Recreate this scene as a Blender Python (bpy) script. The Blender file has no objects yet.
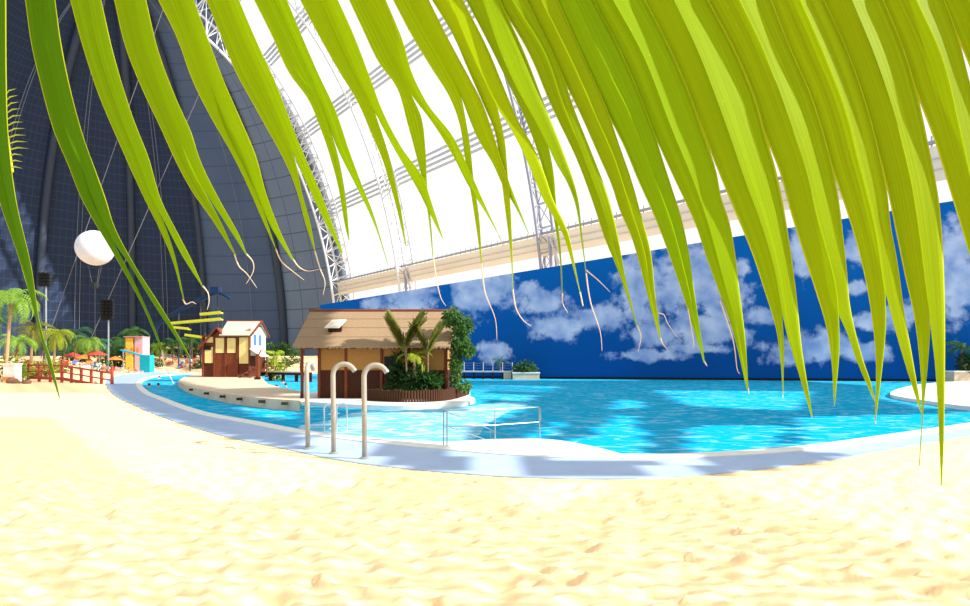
import bpy, bmesh, math, random
from mathutils import Vector, Matrix, noise, geometry
random.seed(7)
R = math.radians
C = bpy.context.scene
col = C.collection

# ------------------------------------------------------------------ camera
F, HX, HY, CZ = 600.0, 485.0, 360.0, 2.3
cd = bpy.data.cameras.new('camera')
cam = bpy.data.objects.new('camera', cd); col.objects.link(cam)
cd.sensor_width = 36; cd.lens = 36*F/970; cd.shift_y = 57/970; cd.clip_start = .05; cd.clip_end = 2000
cam.location = (0, 0, CZ); cam.rotation_euler = (R(90), 0, 0)
C.camera = cam

# ------------------------------------------------------------------ sky, sun, exposure
SUN_S, SKY_S = 9.0, 0.95
SUN_EL, SUN_AZ = 33, 78           # azimuth from straight behind the camera towards the right
wd = bpy.data.worlds.new('sky'); C.world = wd; wd.use_nodes = True
nt = wd.node_tree; bg = nt.nodes['Background']
bg.inputs[0].default_value = (.93, .97, 1, 1); bg.inputs[1].default_value = SKY_S
sd = bpy.data.lights.new('sun', 'SUN'); sd.energy = SUN_S; sd.angle = R(.7); sd.color = (1, .965, .9)
so = bpy.data.objects.new('sun', sd); col.objects.link(so)
ce = math.cos(R(SUN_EL))
SUN = Vector((ce*math.sin(R(SUN_AZ)), -ce*math.cos(R(SUN_AZ)), math.sin(R(SUN_EL))))
so.rotation_euler = SUN.to_track_quat('Z', 'Y').to_euler(); so.location = SUN*60
C.view_settings.view_transform = 'Standard'; C.view_settings.look = 'None'
C.view_settings.exposure = 0.0; C.view_settings.gamma = 1; C.view_settings.use_curve_mapping = False

# ------------------------------------------------------------------ helpers
def A(px, py, Y): return Vector(((px-HX)*Y/F, Y, CZ-(py-HY)*Y/F))
def G(px, py, z=0.0):
    Y = F*(CZ-z)/(py-HY)
    return Vector(((px-HX)*Y/F, Y, z))
def new_mat(name):
    m = bpy.data.materials.new(name); m.use_nodes = True
    return m, m.node_tree, m.node_tree.nodes['Principled BSDF']
def noise_mix(m, base, var, scale, amt, stretch=(1, 1, 1), coord='Object', bump=0.0, detail=5):
    t = m.node_tree; p = t.nodes['Principled BSDF']
    tc = t.nodes.new('ShaderNodeTexCoord'); mp = t.nodes.new('ShaderNodeMapping')
    mp.inputs['Scale'].default_value = stretch
    n = t.nodes.new('ShaderNodeTexNoise'); n.inputs['Scale'].default_value = scale; n.inputs['Detail'].default_value = detail
    cr = t.nodes.new('ShaderNodeMapRange'); cr.inputs[1].default_value = .5-amt; cr.inputs[2].default_value = .5+amt
    mx = t.nodes.new('ShaderNodeMix'); mx.data_type = 'RGBA'
    mx.inputs[6].default_value = (*base, 1); mx.inputs[7].default_value = (*var, 1)
    L = t.links.new
    L(tc.outputs[coord], mp.inputs[0]); L(mp.outputs[0], n.inputs['Vector']); L(n.outputs[0], cr.inputs[0])
    L(cr.outputs[0], mx.inputs[0]); L(mx.outputs[2], p.inputs['Base Color'])
    if bump:
        b = t.nodes.new('ShaderNodeBump'); b.inputs['Strength'].default_value = bump; b.inputs['Distance'].default_value = .05
        L(n.outputs[0], b.inputs['Height']); L(b.outputs[0], p.inputs['Normal'])
    return mx
def mat(name, base, rough=.6, var=None, scale=4, stretch=(1, 1, 1), metal=0, bump=0, amt=.18):
    m, t, p = new_mat(name)
    p.inputs['Roughness'].default_value = rough; p.inputs['Metallic'].default_value = metal; p.inputs['Specular IOR Level'].default_value = .15
    p.inputs['Base Color'].default_value = (*base, 1)
    v = var or tuple(c*.82 for c in base)
    noise_mix(m, base, v, scale, amt, stretch, bump=bump)
    return m
def leaf_mat(name, base, var, scale=3, trans=.35, rough=.45, stretch=(1, 1, 1)):
    m, t, p = new_mat(name)
    p.inputs['Roughness'].default_value = rough; p.inputs['Specular IOR Level'].default_value = .2
    mx = noise_mix(m, base, var, scale, .2, stretch)
    tr = t.nodes.new('ShaderNodeBsdfTranslucent'); ms = t.nodes.new('ShaderNodeMixShader'); ms.inputs[0].default_value = trans
    L = t.links.new
    L(mx.outputs[2], tr.inputs[0]); L(p.outputs[0], ms.inputs[1]); L(tr.outputs[0], ms.inputs[2])
    L(ms.outputs[0], t.nodes['Material Output'].inputs[0])
    return m

class MB:
    def __init__(s): s.v, s.f, s.m = [], [], []
    def add(s, vs, fs, mi=0):
        o = len(s.v); s.v += [tuple(v) for v in vs]; s.f += [tuple(i+o for i in f) for f in fs]; s.m += [mi]*len(fs); return s
    def box(s, c, d, rot=None, mi=0):
        c = Vector(c); vs = []
        for x in (-.5, .5):
            for y in (-.5, .5):
                for z in (-.5, .5):
                    p = Vector((x*d[0], y*d[1], z*d[2]))
                    if rot is not None: p = rot @ p
                    vs.append(c+p)
        return s.add(vs, [(0, 1, 3, 2), (4, 6, 7, 5), (0, 4, 5, 1), (2, 3, 7, 6), (0, 2, 6, 4), (1, 5, 7, 3)], mi)
    def bar(s, a, b, w, h=None, mi=0):
        a, b = Vector(a), Vector(b); d = b-a
        if d.length < 1e-6: return s
        q = d.to_track_quat('X', 'Z').to_matrix()
        return s.box((a+b)/2, (d.length, w, h or w), q, mi)
    def tube(s, pts, r, n=8, mi=0, cap=True):
        pts = [Vector(p) for p in pts]; k = len(pts)
        rs = r if isinstance(r, (list, tuple)) else [r]*k
        vs = []; ref = None
        for i, p in enumerate(pts):
            d = (pts[min(i+1, k-1)]-pts[max(i-1, 0)]).normalized()
            if ref is None:
                ref = Vector((0, 0, 1)) if abs(d.z) < .9 else Vector((1, 0, 0))
            x = d.cross(ref)
            if x.length < 1e-5: x = d.cross(Vector((0, 1, 0)))
            x.normalize(); y = x.cross(d).normalized(); ref = y
            for j in range(n):
                a = 2*math.pi*j/n; vs.append(p+(x*math.cos(a)+y*math.sin(a))*rs[i])
        fs = [(i*n+j, i*n+(j+1) % n, (i+1)*n+(j+1) % n, (i+1)*n+j) for i in range(k-1) for j in range(n)]
        if cap: fs += [tuple(range(n))[::-1], tuple(range((k-1)*n, k*n))]
        return s.add(vs, fs, mi)
    def lathe(s, prof, n=16, c=(0, 0, 0), mi=0):
        c = Vector(c); vs = []
        for r, z in prof:
            for j in range(n):
                a = 2*math.pi*j/n; vs.append(c+Vector((r*math.cos(a), r*math.sin(a), z)))
        k = len(prof)
        fs = [(i*n+j, i*n+(j+1) % n, (i+1)*n+(j+1) % n, (i+1)*n+j) for i in range(k-1) for j in range(n)]
        fs += [tuple(range(n))[::-1], tuple(range((k-1)*n, k*n))]
        return s.add(vs, fs, mi)
    def ball(s, c, r, n=12, sz=1.0, mi=0):
        prof = [(max(1e-4, r*math.sin(math.pi*i/n)), -r*sz*math.cos(math.pi*i/n)) for i in range(n+1)]
        return s.lathe(prof, n+4, c, mi)
    def prism(s, poly, z0, z1, mi=0):
        n = len(poly); vs = [(p[0], p[1], z0) for p in poly]+[(p[0], p[1], z1) for p in poly]
        tri = geometry.tessellate_polygon([[Vector((p[0], p[1], 0)) for p in poly]])
        up = []
        for t in tri:
            a, b, c_ = [Vector((poly[i][0], poly[i][1], 0)) for i in t]
            up.append(tuple(t) if (b-a).cross(c_-a).z > 0 else tuple(t)[::-1])
        fs = [tuple(i+n for i in t) for t in up]+[t[::-1] for t in up]
        fs += [(i, (i+1) % n, (i+1) % n+n, i+n) for i in range(n)]
        return s.add(vs, fs, mi)
    def build(s, name, m, parent=None, smooth=False, loc=None):
        me = bpy.data.meshes.new(name)
        off = Vector(loc) if loc is not None else Vector((0, 0, 0))
        vs = [tuple(Vector(v)-off) for v in s.v]
        me.from_pydata(vs, [], s.f); me.update()
        for mm in (m if isinstance(m, (list, tuple)) else [m]): me.materials.append(mm)
        if any(s.m): me.polygons.foreach_set('material_index', s.m)
        if smooth: me.polygons.foreach_set('use_smooth', [True]*len(me.polygons))
        o = bpy.data.objects.new(name, me); col.objects.link(o); o.location = off
        if parent is not None: o.parent = parent
        return o
def recalc(o):
    b = bmesh.new(); b.from_mesh(o.data); bmesh.ops.recalc_face_normals(b, faces=b.faces); b.to_mesh(o.data); b.free(); return o
def tag(o, label=None, cat=None, group=None, kind=None):
    if label: o['label'] = label
    if cat: o['category'] = cat
    if group: o['group'] = group
    if kind: o['kind'] = kind
    return o
def thing(name, label, cat, loc=(0, 0, 0), rz=0.0, group=None, sc=1.0):
    o = bpy.data.objects.new(name, None); col.objects.link(o); o.empty_display_size = .2
    o.location = loc; o.rotation_euler = (0, 0, rz); o.scale = (sc, sc, sc)
    return tag(o, label, cat, group)
def dup(root, loc, rz=0.0, label=None, group=None, sc=None):
    r = root.copy(); col.objects.link(r); r.location = loc; r.rotation_euler = (0, 0, rz)
    if sc: r.scale = (sc, sc, sc)
    if label: r['label'] = label
    if group: r['group'] = group
    for ch in list(root.children):
        c = ch.copy(); col.objects.link(c); c.parent = r
        for g in list(ch.children):
            d = g.copy(); col.objects.link(d); d.parent = c
    return r
def spline(pts, per=8, closed=False):
    pts = [Vector(p) for p in pts]; n = len(pts); out = []
    for i in range(n if closed else n-1):
        if closed: p0, p1, p2, p3 = pts[i-1], pts[i], pts[(i+1) % n], pts[(i+2) % n]
        else: p0, p1, p2, p3 = pts[max(i-1, 0)], pts[i], pts[i+1], pts[min(i+2, n-1)]
        for k in range(per):
            t = k/per
            out.append(.5*((2*p1)+(p2-p0)*t+(2*p0-5*p1+4*p2-p3)*t*t+(3*p1-p0-3*p2+p3)*t**3))
    if not closed: out.append(pts[-1])
    return out
def resample(pts, n, closed=False):
    P = pts+[pts[0]] if closed else pts
    d = [0]
    for a, b in zip(P, P[1:]): d.append(d[-1]+(b-a).length)
    out = []; j = 0
    for i in range(n):
        t = d[-1]*i/(n if closed else n-1)
        while j < len(d)-2 and d[j+1] < t: j += 1
        u = (t-d[j])/max(1e-9, d[j+1]-d[j]); out.append(P[j].lerp(P[j+1], min(1, u)))
    return out
def inside(p, poly):
    x, y = p[0], p[1]; c = False; j = len(poly)-1
    for i in range(len(poly)):
        xi, yi = poly[i][0], poly[i][1]; xj, yj = poly[j][0], poly[j][1]
        if (yi > y) != (yj > y) and x < (xj-xi)*(y-yi)/(yj-yi)+xi: c = not c
        j = i
    return c
def dist_poly(p, poly):
    best = 1e9; n = len(poly); px, py = p[0], p[1]
    for i in range(n):
        ax, ay = poly[i-1][0], poly[i-1][1]; bx, by = poly[i][0]-ax, poly[i][1]-ay
        t = max(0, min(1, ((px-ax)*bx+(py-ay)*by)/max(1e-9, bx*bx+by*by)))
        d = (px-ax-bx*t)**2+(py-ay-by*t)**2
        if d < best: best = d
    return math.sqrt(best)
def smooth(a, b, x):
    t = max(0, min(1, (x-a)/(b-a))); return t*t*(3-2*t)

# ------------------------------------------------------------------ materials
M = {}
# sand: warm grains
m, t, p = new_mat('sand'); M['sand'] = m; p.inputs['Roughness'].default_value = .95; p.inputs['Specular IOR Level'].default_value = .1
noise_mix(m, (.93, .69, .40), (.92, .65, .34), 1.7, .25, bump=.12)
M['deck'] = mat('pale blue paving', (.34, .46, .68), .45, (.42, .54, .74), .8)
M['coping'] = mat('white coping', (.82, .82, .78), .5, (.76, .74, .66), 2)
M['coping_rust'] = mat('cream coping', (.80, .68, .52), .6)
M['step'] = mat('white shallow step', (.80, .88, .90), .5)
M['ochre_slab'] = mat('cream platform concrete', (.66, .54, .40), .7, (.56, .44, .30), 1.2)
M['drain'] = mat('dark drain hole', (.05, .04, .03), .8)
M['redwood'] = mat('red brown wood', (.22, .055, .022), .6, (.15, .035, .015), 3, (1, 1, 6))
M['redwood_dk'] = mat('dark red brown wood', (.13, .035, .018), .6, (.08, .02, .01), 3, (8, 8, .6))
M['redrail'] = mat('red painted wood', (.42, .08, .05), .6)
M['cream_pane'] = mat('cream panel', (.86, .68, .26), .6, (.80, .60, .22), 3)
M['ochre_wall'] = mat('woven ochre wall panel', (.42, .21, .055), .7, (.36, .16, .038), 8, (1, 1, 5))
M['pale_wall'] = mat('pale plank siding', (.80, .76, .66), .6, (.7, .64, .5), 2)
M['straw'] = mat('straw thatch', (.36, .25, .15), .9, (.27, .175, .10), 6, (9, 1, .8), bump=.4)
M['straw_pale'] = mat('pale straw thatch', (.60, .50, .43), .9, (.54, .43, .35), 6, (6, 1, .8), bump=.3)
M['canvas'] = mat('cream flap', (.85, .78, .62), .7)
M['darkwood'] = mat('dark brown planks', (.060, .019, .008), .7, (.035, .010, .005), 3, (8, 8, .6))
M['palisade'] = mat('bamboo palisade', (.085, .034, .016), .7, (.045, .018, .009), 5, (8, 8, .5))
M['black'] = mat('black', (.012, .012, .016), .5)
M['steel'] = mat('pale steel', (.34, .37, .35), .3, metal=.35)
M['grey_steel'] = mat('grey steel', (.40, .43, .46), .4, metal=.5)
M['shower'] = mat('cream painted steel pipe', (.37, .345, .30), .3, (.30, .27, .22), 3)
M['shower_end'] = mat('bare pipe mouth', (.2, .18, .16), .4)
M['truss'] = mat('white truss steel', (.74, .77, .84), .5)
M['truss_grey'] = mat('grey truss steel', (.34, .36, .46), .5)
M['beige_beam'] = mat('beige beam cladding', (.90, .84, .74), .6, (.86, .79, .68), .2)
M['rib'] = mat('grey dome rib', (.055, .075, .12), .6)
M['pale_sheet'] = mat('pale grey sheet', (.62, .63, .65), .7)
M['shellcable'] = mat('grey shell cable', (.20, .23, .30), .5)
M['slidepost'] = mat('dark slide post', (.05, .06, .09), .5)
M['ball'] = mat('white balloon cloth', (.80, .78, .84), .5)
M['rope'] = mat('grey rope', (.16, .15, .17), .8)
M['basket'] = mat('dark basket', (.02, .03, .03), .7)
M['slide_blue'] = mat('dark blue slide', (.01, .035, .12), .3)
M['slide_yellow'] = mat('yellow green slide', (.55, .60, .03), .35)
M['yellow_wall'] = mat('yellow painted wall', (.90, .55, .08), .6)
M['pink_wall'] = mat('pink painted wall', (.75, .45, .50), .6)
M['turq'] = mat('turquoise panel', (.01, .38, .48), .4)
M['white'] = mat('white paint', (.82, .82, .80), .5)
M['red'] = mat('red cloth', (.65, .07, .05), .7)
M['orange'] = mat('orange cloth', (.80, .25, .05), .7)
M['pinkc'] = mat('pink cloth', (.75, .30, .32), .7)
M['bluec'] = mat('blue cloth', (.10, .20, .50), .7)
M['skin'] = mat('skin', (.60, .33, .22), .6)
M['hair'] = mat('hair', (.04, .022, .012), .6)
M['trunk'] = mat('palm bark', (.30, .17, .10), .9, (.18, .10, .06), 3, (1, 1, 5), bump=.4)
M['bark_pale'] = mat('pale palm bark', (.50, .34, .18), .9, (.36, .22, .12), 3, (1, 1, 5), bump=.4)
M['green'] = leaf_mat('palm green', (.16, .34, .04), (.30, .46, .05))
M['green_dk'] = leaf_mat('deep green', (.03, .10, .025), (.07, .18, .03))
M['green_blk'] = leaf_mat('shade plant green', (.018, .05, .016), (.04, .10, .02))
M['green_teal'] = leaf_mat('blue green leaf', (.03, .14, .10), (.08, .22, .10))
M['green_yel'] = leaf_mat('yellow green leaf', (.50, .55, .04), (.30, .42, .03))
M['green_olive'] = leaf_mat('olive leaf', (.14, .155, .025), (.25, .25, .04))
M['green_vine'] = leaf_mat('vine green', (.03, .10, .02), (.13, .28, .05))
M['flower'] = leaf_mat('red flowers', (.80, .08, .03), (.9, .25, .03))
# close palm leaf: per-leaflet age from the object colour, fine lengthwise veins
def frond_mat(name):
    m, t, p = new_mat(name); L = t.links.new
    oi = t.nodes.new('ShaderNodeObjectInfo'); uv = t.nodes.new('ShaderNodeUVMap'); uv.uv_map = 'leaf'
    mp = t.nodes.new('ShaderNodeMapping'); mp.inputs['Scale'].default_value = (44, .5, 1)
    n = t.nodes.new('ShaderNodeTexNoise'); n.inputs['Scale'].default_value = 1; n.inputs['Detail'].default_value = 3
    L(uv.outputs[0], mp.inputs[0]); L(mp.outputs[0], n.inputs['Vector'])
    hs = t.nodes.new('ShaderNodeHueSaturation'); mr = t.nodes.new('ShaderNodeMapRange')
    mr.inputs[1].default_value = .3; mr.inputs[2].default_value = .7; mr.inputs[3].default_value = .86; mr.inputs[4].default_value = 1.14
    L(n.outputs[0], mr.inputs[0]); L(mr.outputs[0], hs.inputs['Value']); L(oi.outputs['Color'], hs.inputs['Color'])
    # yellow specks
    n2 = t.nodes.new('ShaderNodeTexVoronoi'); n2.inputs['Scale'].default_value = 1; mp2 = t.nodes.new('ShaderNodeMapping')
    mp2.inputs['Scale'].default_value = (9, 22, 1); L(uv.outputs[0], mp2.inputs[0]); L(mp2.outputs[0], n2.inputs['Vector'])
    lt = t.nodes.new('ShaderNodeMath'); lt.operation = 'LESS_THAN'; lt.inputs[1].default_value = .055; L(n2.outputs['Distance'], lt.inputs[0])
    mx = t.nodes.new('ShaderNodeMix'); mx.data_type = 'RGBA'; mx.inputs[7].default_value = (.75, .62, .03, 1)
    sc = t.nodes.new('ShaderNodeMath'); sc.operation = 'MULTIPLY'; sc.inputs[1].default_value = .6; L(lt.outputs[0], sc.inputs[0])
    L(sc.outputs[0], mx.inputs[0]); L(hs.outputs[0], mx.inputs[6])
    # pale edge and midrib lines
    sx = t.nodes.new('ShaderNodeSeparateXYZ'); L(uv.outputs[0], sx.inputs[0])
    e = t.nodes.new('ShaderNodeMath'); e.operation = 'PINGPONG'; e.inputs[1].default_value = .5; L(sx.outputs[0], e.inputs[0])
    le = t.nodes.new('ShaderNodeMath'); le.operation = 'LESS_THAN'; le.inputs[1].default_value = .03; L(e.outputs[0], le.inputs[0])
    mx2 = t.nodes.new('ShaderNodeMix'); mx2.data_type = 'RGBA'; mx2.inputs[7].default_value = (.72, .74, .05, 1)
    se = t.nodes.new('ShaderNodeMath'); se.operation = 'MULTIPLY'; se.inputs[1].default_value = .7; L(le.outputs[0], se.inputs[0])
    L(se.outputs[0], mx2.inputs[0]); L(mx.outputs[2], mx2.inputs[6])
    L(mx2.outputs[2], p.inputs['Base Color']); p.inputs['Roughness'].default_value = .5; p.inputs['Specular IOR Level'].default_value = .04
    tr = t.nodes.new('ShaderNodeBsdfTranslucent'); ms = t.nodes.new('ShaderNodeMixShader'); ms.inputs[0].default_value = .5
    L(mx2.outputs[2], tr.inputs[0]); L(p.outputs[0], ms.inputs[1]); L(tr.outputs[0], ms.inputs[2])
    L(ms.outputs[0], t.nodes['Material Output'].inputs[0])
    return m
M['frond'] = frond_mat('close palm leaf')
M['dry'] = leaf_mat('dry leaf tip', (.72, .55, .38), (.80, .72, .62), 20, .3)
M['rachis'] = mat('palm midrib', (.40, .42, .05), .5)
# thin film cushions of the glazed bays
m, t, p = new_mat('clear film cushions'); M['film'] = m
tp = t.nodes.new('ShaderNodeBsdfTransparent'); tl = t.nodes.new('ShaderNodeBsdfTranslucent'); ms = t.nodes.new('ShaderNodeMixShader')
tp.inputs[0].default_value = (1, 1, 1, 1); tl.inputs[0].default_value = (.95, .95, .95, 1); ms.inputs[0].default_value = .12
t.links.new(tp.outputs[0], ms.inputs[1]); t.links.new(tl.outputs[0], ms.inputs[2]); t.links.new(ms.outputs[0], t.nodes['Material Output'].inputs[0])
# dome sheets: UV carries bay (u) and height (v)
def dome_mat(name, base, seam, nu, nv, wu, wv, var):
    m, t, p = new_mat(name); L = t.links.new
    uv = t.nodes.new('ShaderNodeUVMap'); uv.uv_map = 'sheet'; sx = t.nodes.new('ShaderNodeSeparateXYZ'); L(uv.outputs[0], sx.inputs[0])
    outs = []
    for i, (k, w) in enumerate(((nu, wu), (nv, wv))):
        a = t.nodes.new('ShaderNodeMath'); a.operation = 'MULTIPLY'; a.inputs[1].default_value = k; L(sx.outputs[i], a.inputs[0])
        b = t.nodes.new('ShaderNodeMath'); b.operation = 'PINGPONG'; b.inputs[1].default_value = .5; L(a.outputs[0], b.inputs[0])
        c = t.nodes.new('ShaderNodeMath'); c.operation = 'LESS_THAN'; c.inputs[1].default_value = w; L(b.outputs[0], c.inputs[0]); outs.append(c)
    mxm = t.nodes.new('ShaderNodeMath'); mxm.operation = 'MAXIMUM'; L(outs[0].outputs[0], mxm.inputs[0]); L(outs[1].outputs[0], mxm.inputs[1])
    mx0 = noise_mix(m, base, var, .08, .25)
    mx = t.nodes.new('ShaderNodeMix'); mx.data_type = 'RGBA'; mx.inputs[7].default_value = (*seam, 1)
    L(mxm.outputs[0], mx.inputs[0]); L(mx0.outputs[2], mx.inputs[6]); L(mx.outputs[2], p.inputs['Base Color'])
    p.inputs['Roughness'].default_value = .7; p.inputs['Specular IOR Level'].default_value = .2
    return m
M['dome_dark'] = dome_mat('dark dome sheeting', (.021, .038, .092), (.045, .074, .145), 60, 52, .03, .03, (.019, .034, .080))
M['dome_pale_daylit'] = dome_mat('paler daylit dome sheeting', (.15, .21, .33), (.09, .13, .22), 4, 24, .02, .03, (.18, .25, .37))  # separate panels, but the paler tone also includes daylight from the glazing
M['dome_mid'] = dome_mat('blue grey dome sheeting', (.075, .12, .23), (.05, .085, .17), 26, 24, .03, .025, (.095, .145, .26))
M['purlin'] = mat('pale blue grey purlin', (.50, .56, .66), .6)
# pool water: milky turquoise body, pale ripple highlights painted in, under a rippled glossy skin
m, t, p = new_mat('turquoise pool water'); M['water'] = m; L = t.links.new
tc = t.nodes.new('ShaderNodeTexCoord'); mp = t.nodes.new('ShaderNodeMapping'); mp.inputs['Scale'].default_value = (.55, 1.3, 1)
L(tc.outputs['Object'], mp.inputs[0])
n1 = t.nodes.new('ShaderNodeTexNoise'); n1.inputs['Scale'].default_value = 1.9; n1.inputs['Detail'].default_value = 4; n1.inputs['Distortion'].default_value = 1.2
L(mp.outputs[0], n1.inputs['Vector'])
n2 = t.nodes.new('ShaderNodeTexNoise'); n2.inputs['Scale'].default_value = .06; n2.inputs['Detail'].default_value = 3; L(tc.outputs['Object'], n2.inputs['Vector'])
mx = t.nodes.new('ShaderNodeMix'); mx.data_type = 'RGBA'; mx.inputs[6].default_value = (.0, .315, .56, 1); mx.inputs[7].default_value = (.001, .39, .64, 1)
L(n2.outputs[0], mx.inputs[0])
mr = t.nodes.new('ShaderNodeMapRange'); mr.inputs[1].default_value = .54; mr.inputs[2].default_value = .72; mr.inputs[4].default_value = .6
L(n1.outputs[0], mr.inputs[0])
mx2 = t.nodes.new('ShaderNodeMix'); mx2.data_type = 'RGBA'; mx2.inputs[7].default_value = (.50, .74, .86, 1)
L(mr.outputs[0], mx2.inputs[0]); L(mx.outputs[2], mx2.inputs[6])
df = t.nodes.new('ShaderNodeBsdfDiffuse'); gl = t.nodes.new('ShaderNodeBsdfGlossy'); gl.inputs['Roughness'].default_value = .08
bp = t.nodes.new('ShaderNodeBump'); bp.inputs['Strength'].default_value = .5; bp.inputs['Distance'].default_value = .25; L(n1.outputs[0], bp.inputs['Height'])
L(bp.outputs[0], gl.inputs['Normal']); L(mx2.outputs[2], df.inputs[0])
ms = t.nodes.new('ShaderNodeMixShader'); ms.inputs[0].default_value = .05
L(df.outputs[0], ms.inputs[1]); L(gl.outputs[0], ms.inputs[2]); L(ms.outputs[0], t.nodes['Material Output'].inputs[0])

# the same water where it is shallow over a white bottom
mw = M['water'].copy(); mw.name = 'shallow water over a white bottom'; M['water_pale'] = mw
for nd in mw.node_tree.nodes:
    if nd.type == 'MIX' and nd.data_type == 'RGBA':
        if abs(nd.inputs[7].default_value[0]-.5) < .02: nd.inputs[7].default_value = (.75, .86, .90, 1)
        else: nd.inputs[6].default_value = (.08, .40, .60, 1); nd.inputs[7].default_value = (.16, .46, .64, 1)
    if nd.type == 'MAP_RANGE': nd.inputs[1].default_value = .48; nd.inputs[2].default_value = .68; nd.inputs[4].default_value = .8

# ------------------------------------------------------------------ pool, deck, sand
WZ = -.10
near_px = [(140, 384), (147, 392), (162, 398.5), (184, 407), (211, 415), (260, 424), (307, 433), (375, 441.5), (442, 448), (500, 453), (560, 456.5),
           (630, 457.3), (700, 456), (800, 449), (889, 437), (970, 425), (1060, 411), (1180, 398), (1300, 388)]
far_px = [(202, 373), (176, 374.5), (156, 376.5), (144, 380)]
near = [G(*p) for p in near_px]
back = [Vector((125, 66, 0)), Vector((60, 66.5, 0)), Vector((8, 79, 0)), Vector((-24, 87, 0)), G(322, 373.2), G(260, 372.2)]
far = [G(*p) for p in far_px]
curve = spline(far+near, 8)                       # far left end, round the tip, along the beach to the right
pool = [v.copy() for v in back]+curve
out_px = [(182, 370.5), (150, 372), (122, 375), (108, 379.5), (107, 386), (116, 396), (138, 407), (165, 418), (219, 435), (284, 449), (332, 459.5), (381, 466.5), (424, 471),
          (500, 477), (560, 479), (621, 479.5), (694, 476.5), (815, 463), (890, 450), (970, 436), (1070, 419), (1190, 404), (1310, 392)]
outer = spline([G(*p) for p in out_px], 8)
NS = 220
ci = resample(curve, NS)
dense = resample(outer, 1500); co = []; jj = 0
for a in ci:                                       # nearest outer point, never stepping back
    jj = min(range(jj, min(1500, jj+120)), key=lambda q: (dense[q]-a).length); co.append(dense[jj])
mb = MB()
vs = [Vector((a.x, a.y, .02)) for a in ci]+[Vector((b.x, b.y, .02)) for b in co]+[Vector((b.x, b.y, -.6)) for b in co]
mb.add(vs, [(i, i+1, NS+i+1, NS+i) for i in range(NS-1)]+[(NS+i, NS+i+1, 2*NS+i+1, 2*NS+i) for i in range(NS-1)])
o = recalc(mb.build('pool_deck', M['deck'])); tag(o, kind='structure')
# coping: a rounded kerb along the pool edge
mb = MB()
prof = [(-.10, -.7), (-.10, .05), (-.06, .075), (.30, .075), (.36, .045), (.36, .0)]
vs = []
for i, a in enumerate(ci):
    d = (ci[min(i+1, NS-1)]-ci[max(i-1, 0)]).normalized(); nrm = Vector((d.y, -d.x, 0))
    if (co[i]-a).dot(nrm) < 0: nrm = -nrm
    for q, z in prof: vs.append(Vector((a.x, a.y, z))+nrm*q)
k = len(prof)
mb.add(vs, [(i*k+j, i*k+j+1, (i+1)*k+j+1, (i+1)*k+j) for i in range(NS-1) for j in range(k-1)])
o = recalc(mb.build('trim_1', M['coping'])); tag(o, kind='structure')
# water and basin
n_ = len(pool); mb = MB(); mb.add([(v.x, v.y, WZ) for v in pool]+[(v.x, v.y, WZ-.5) for v in pool], [tuple(range(n_))]+[(i, (i+1) % n_, (i+1) % n_+n_, i+n_) for i in range(n_)])
o = recalc(mb.build('pool_water', M['water'])); tag(o, kind='structure')

deckzone = [v.copy() for v in back]+outer
def ground_z(x, y):
    return max(0., min(3.2, (y-66)*.045)) if x < 0 else 0.
fp = [(random.uniform(-11, 13), random.uniform(5.2, 19), random.uniform(.08, .17), random.uniform(.3, .8)) for _ in range(1500)]
cells = {}
for q in fp: cells.setdefault((int(q[0]//1), int(q[1]//1)), []).append(q)
def sand_z(x, y, detail=True):
    ins = inside((x, y), deckzone); d = dist_poly((x, y), deckzone)
    if ins: return -.8*smooth(0, .6, d)+.005
    z = ground_z(x, y)*smooth(0, 22 if x > -85 and y > 100 else 8, d)
    e = smooth(0, 1.2, d)
    z += .05*e+.10*smooth(2, 9, d)*(1 if y < 40 else 0)
    if y < 60:
        big = noise.noise(Vector((x*.35, y*.4, 3)))*.06
        a = noise.noise(Vector((x*2.3, y*3.2, 1.3))); b = noise.noise(Vector((x*4.8, y*6.2, 7.7)))
        c = noise.noise(Vector((x*9, y*11, 2.2)))
        h = big+.075*(1-abs(a)*2)+.06*b+.022*c
        dimp = 0
        if detail:
            for i in (-1, 0, 1):
                for j in (-1, 0, 1):
                    for (fx, fy, fr, fd) in cells.get((int(x//1)+i, int(y//1)+j), ()):
                        r2 = ((x-fx)**2+(y-fy)**2*1.3)/(fr*fr)
                        if r2 < 4: dimp -= fd*.04*math.exp(-r2*1.4)-fd*.018*math.exp(-(r2-1.8)**2)
        z += e*(h*smooth(60, 25, y)*(.35+.65*smooth(20, 9, y))+dimp)
    return z
mb = MB()
# rows get further apart with distance so the dunes near the camera keep their relief
rows = []; y = 3.2
while y < 260:
    rows.append(y); y *= 1.0085 if y < 22 else (1.02 if y < 60 else 1.06)
NXC = 300
vs = []
for y in rows:
    w = y*1.05+2.5
    for i in range(NXC+1):
        x = -w+2*w*i/NXC
        vs.append((x, y, sand_z(x, y)))
nr = len(rows)
mb.add(vs, [(j*(NXC+1)+i, j*(NXC+1)+i+1, (j+1)*(NXC+1)+i+1, (j+1)*(NXC+1)+i) for j in range(nr-1) for i in range(NXC)])
# the beach behind the camera, so the place goes on
mb.add([(-30, -25, .1), (30, -25, .1), (30, 3.25, .0), (-30, 3.25, .0)], [(0, 1, 2, 3)])
o = mb.build('floor', M['sand'], smooth=True); tag(o, kind='structure')

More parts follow.
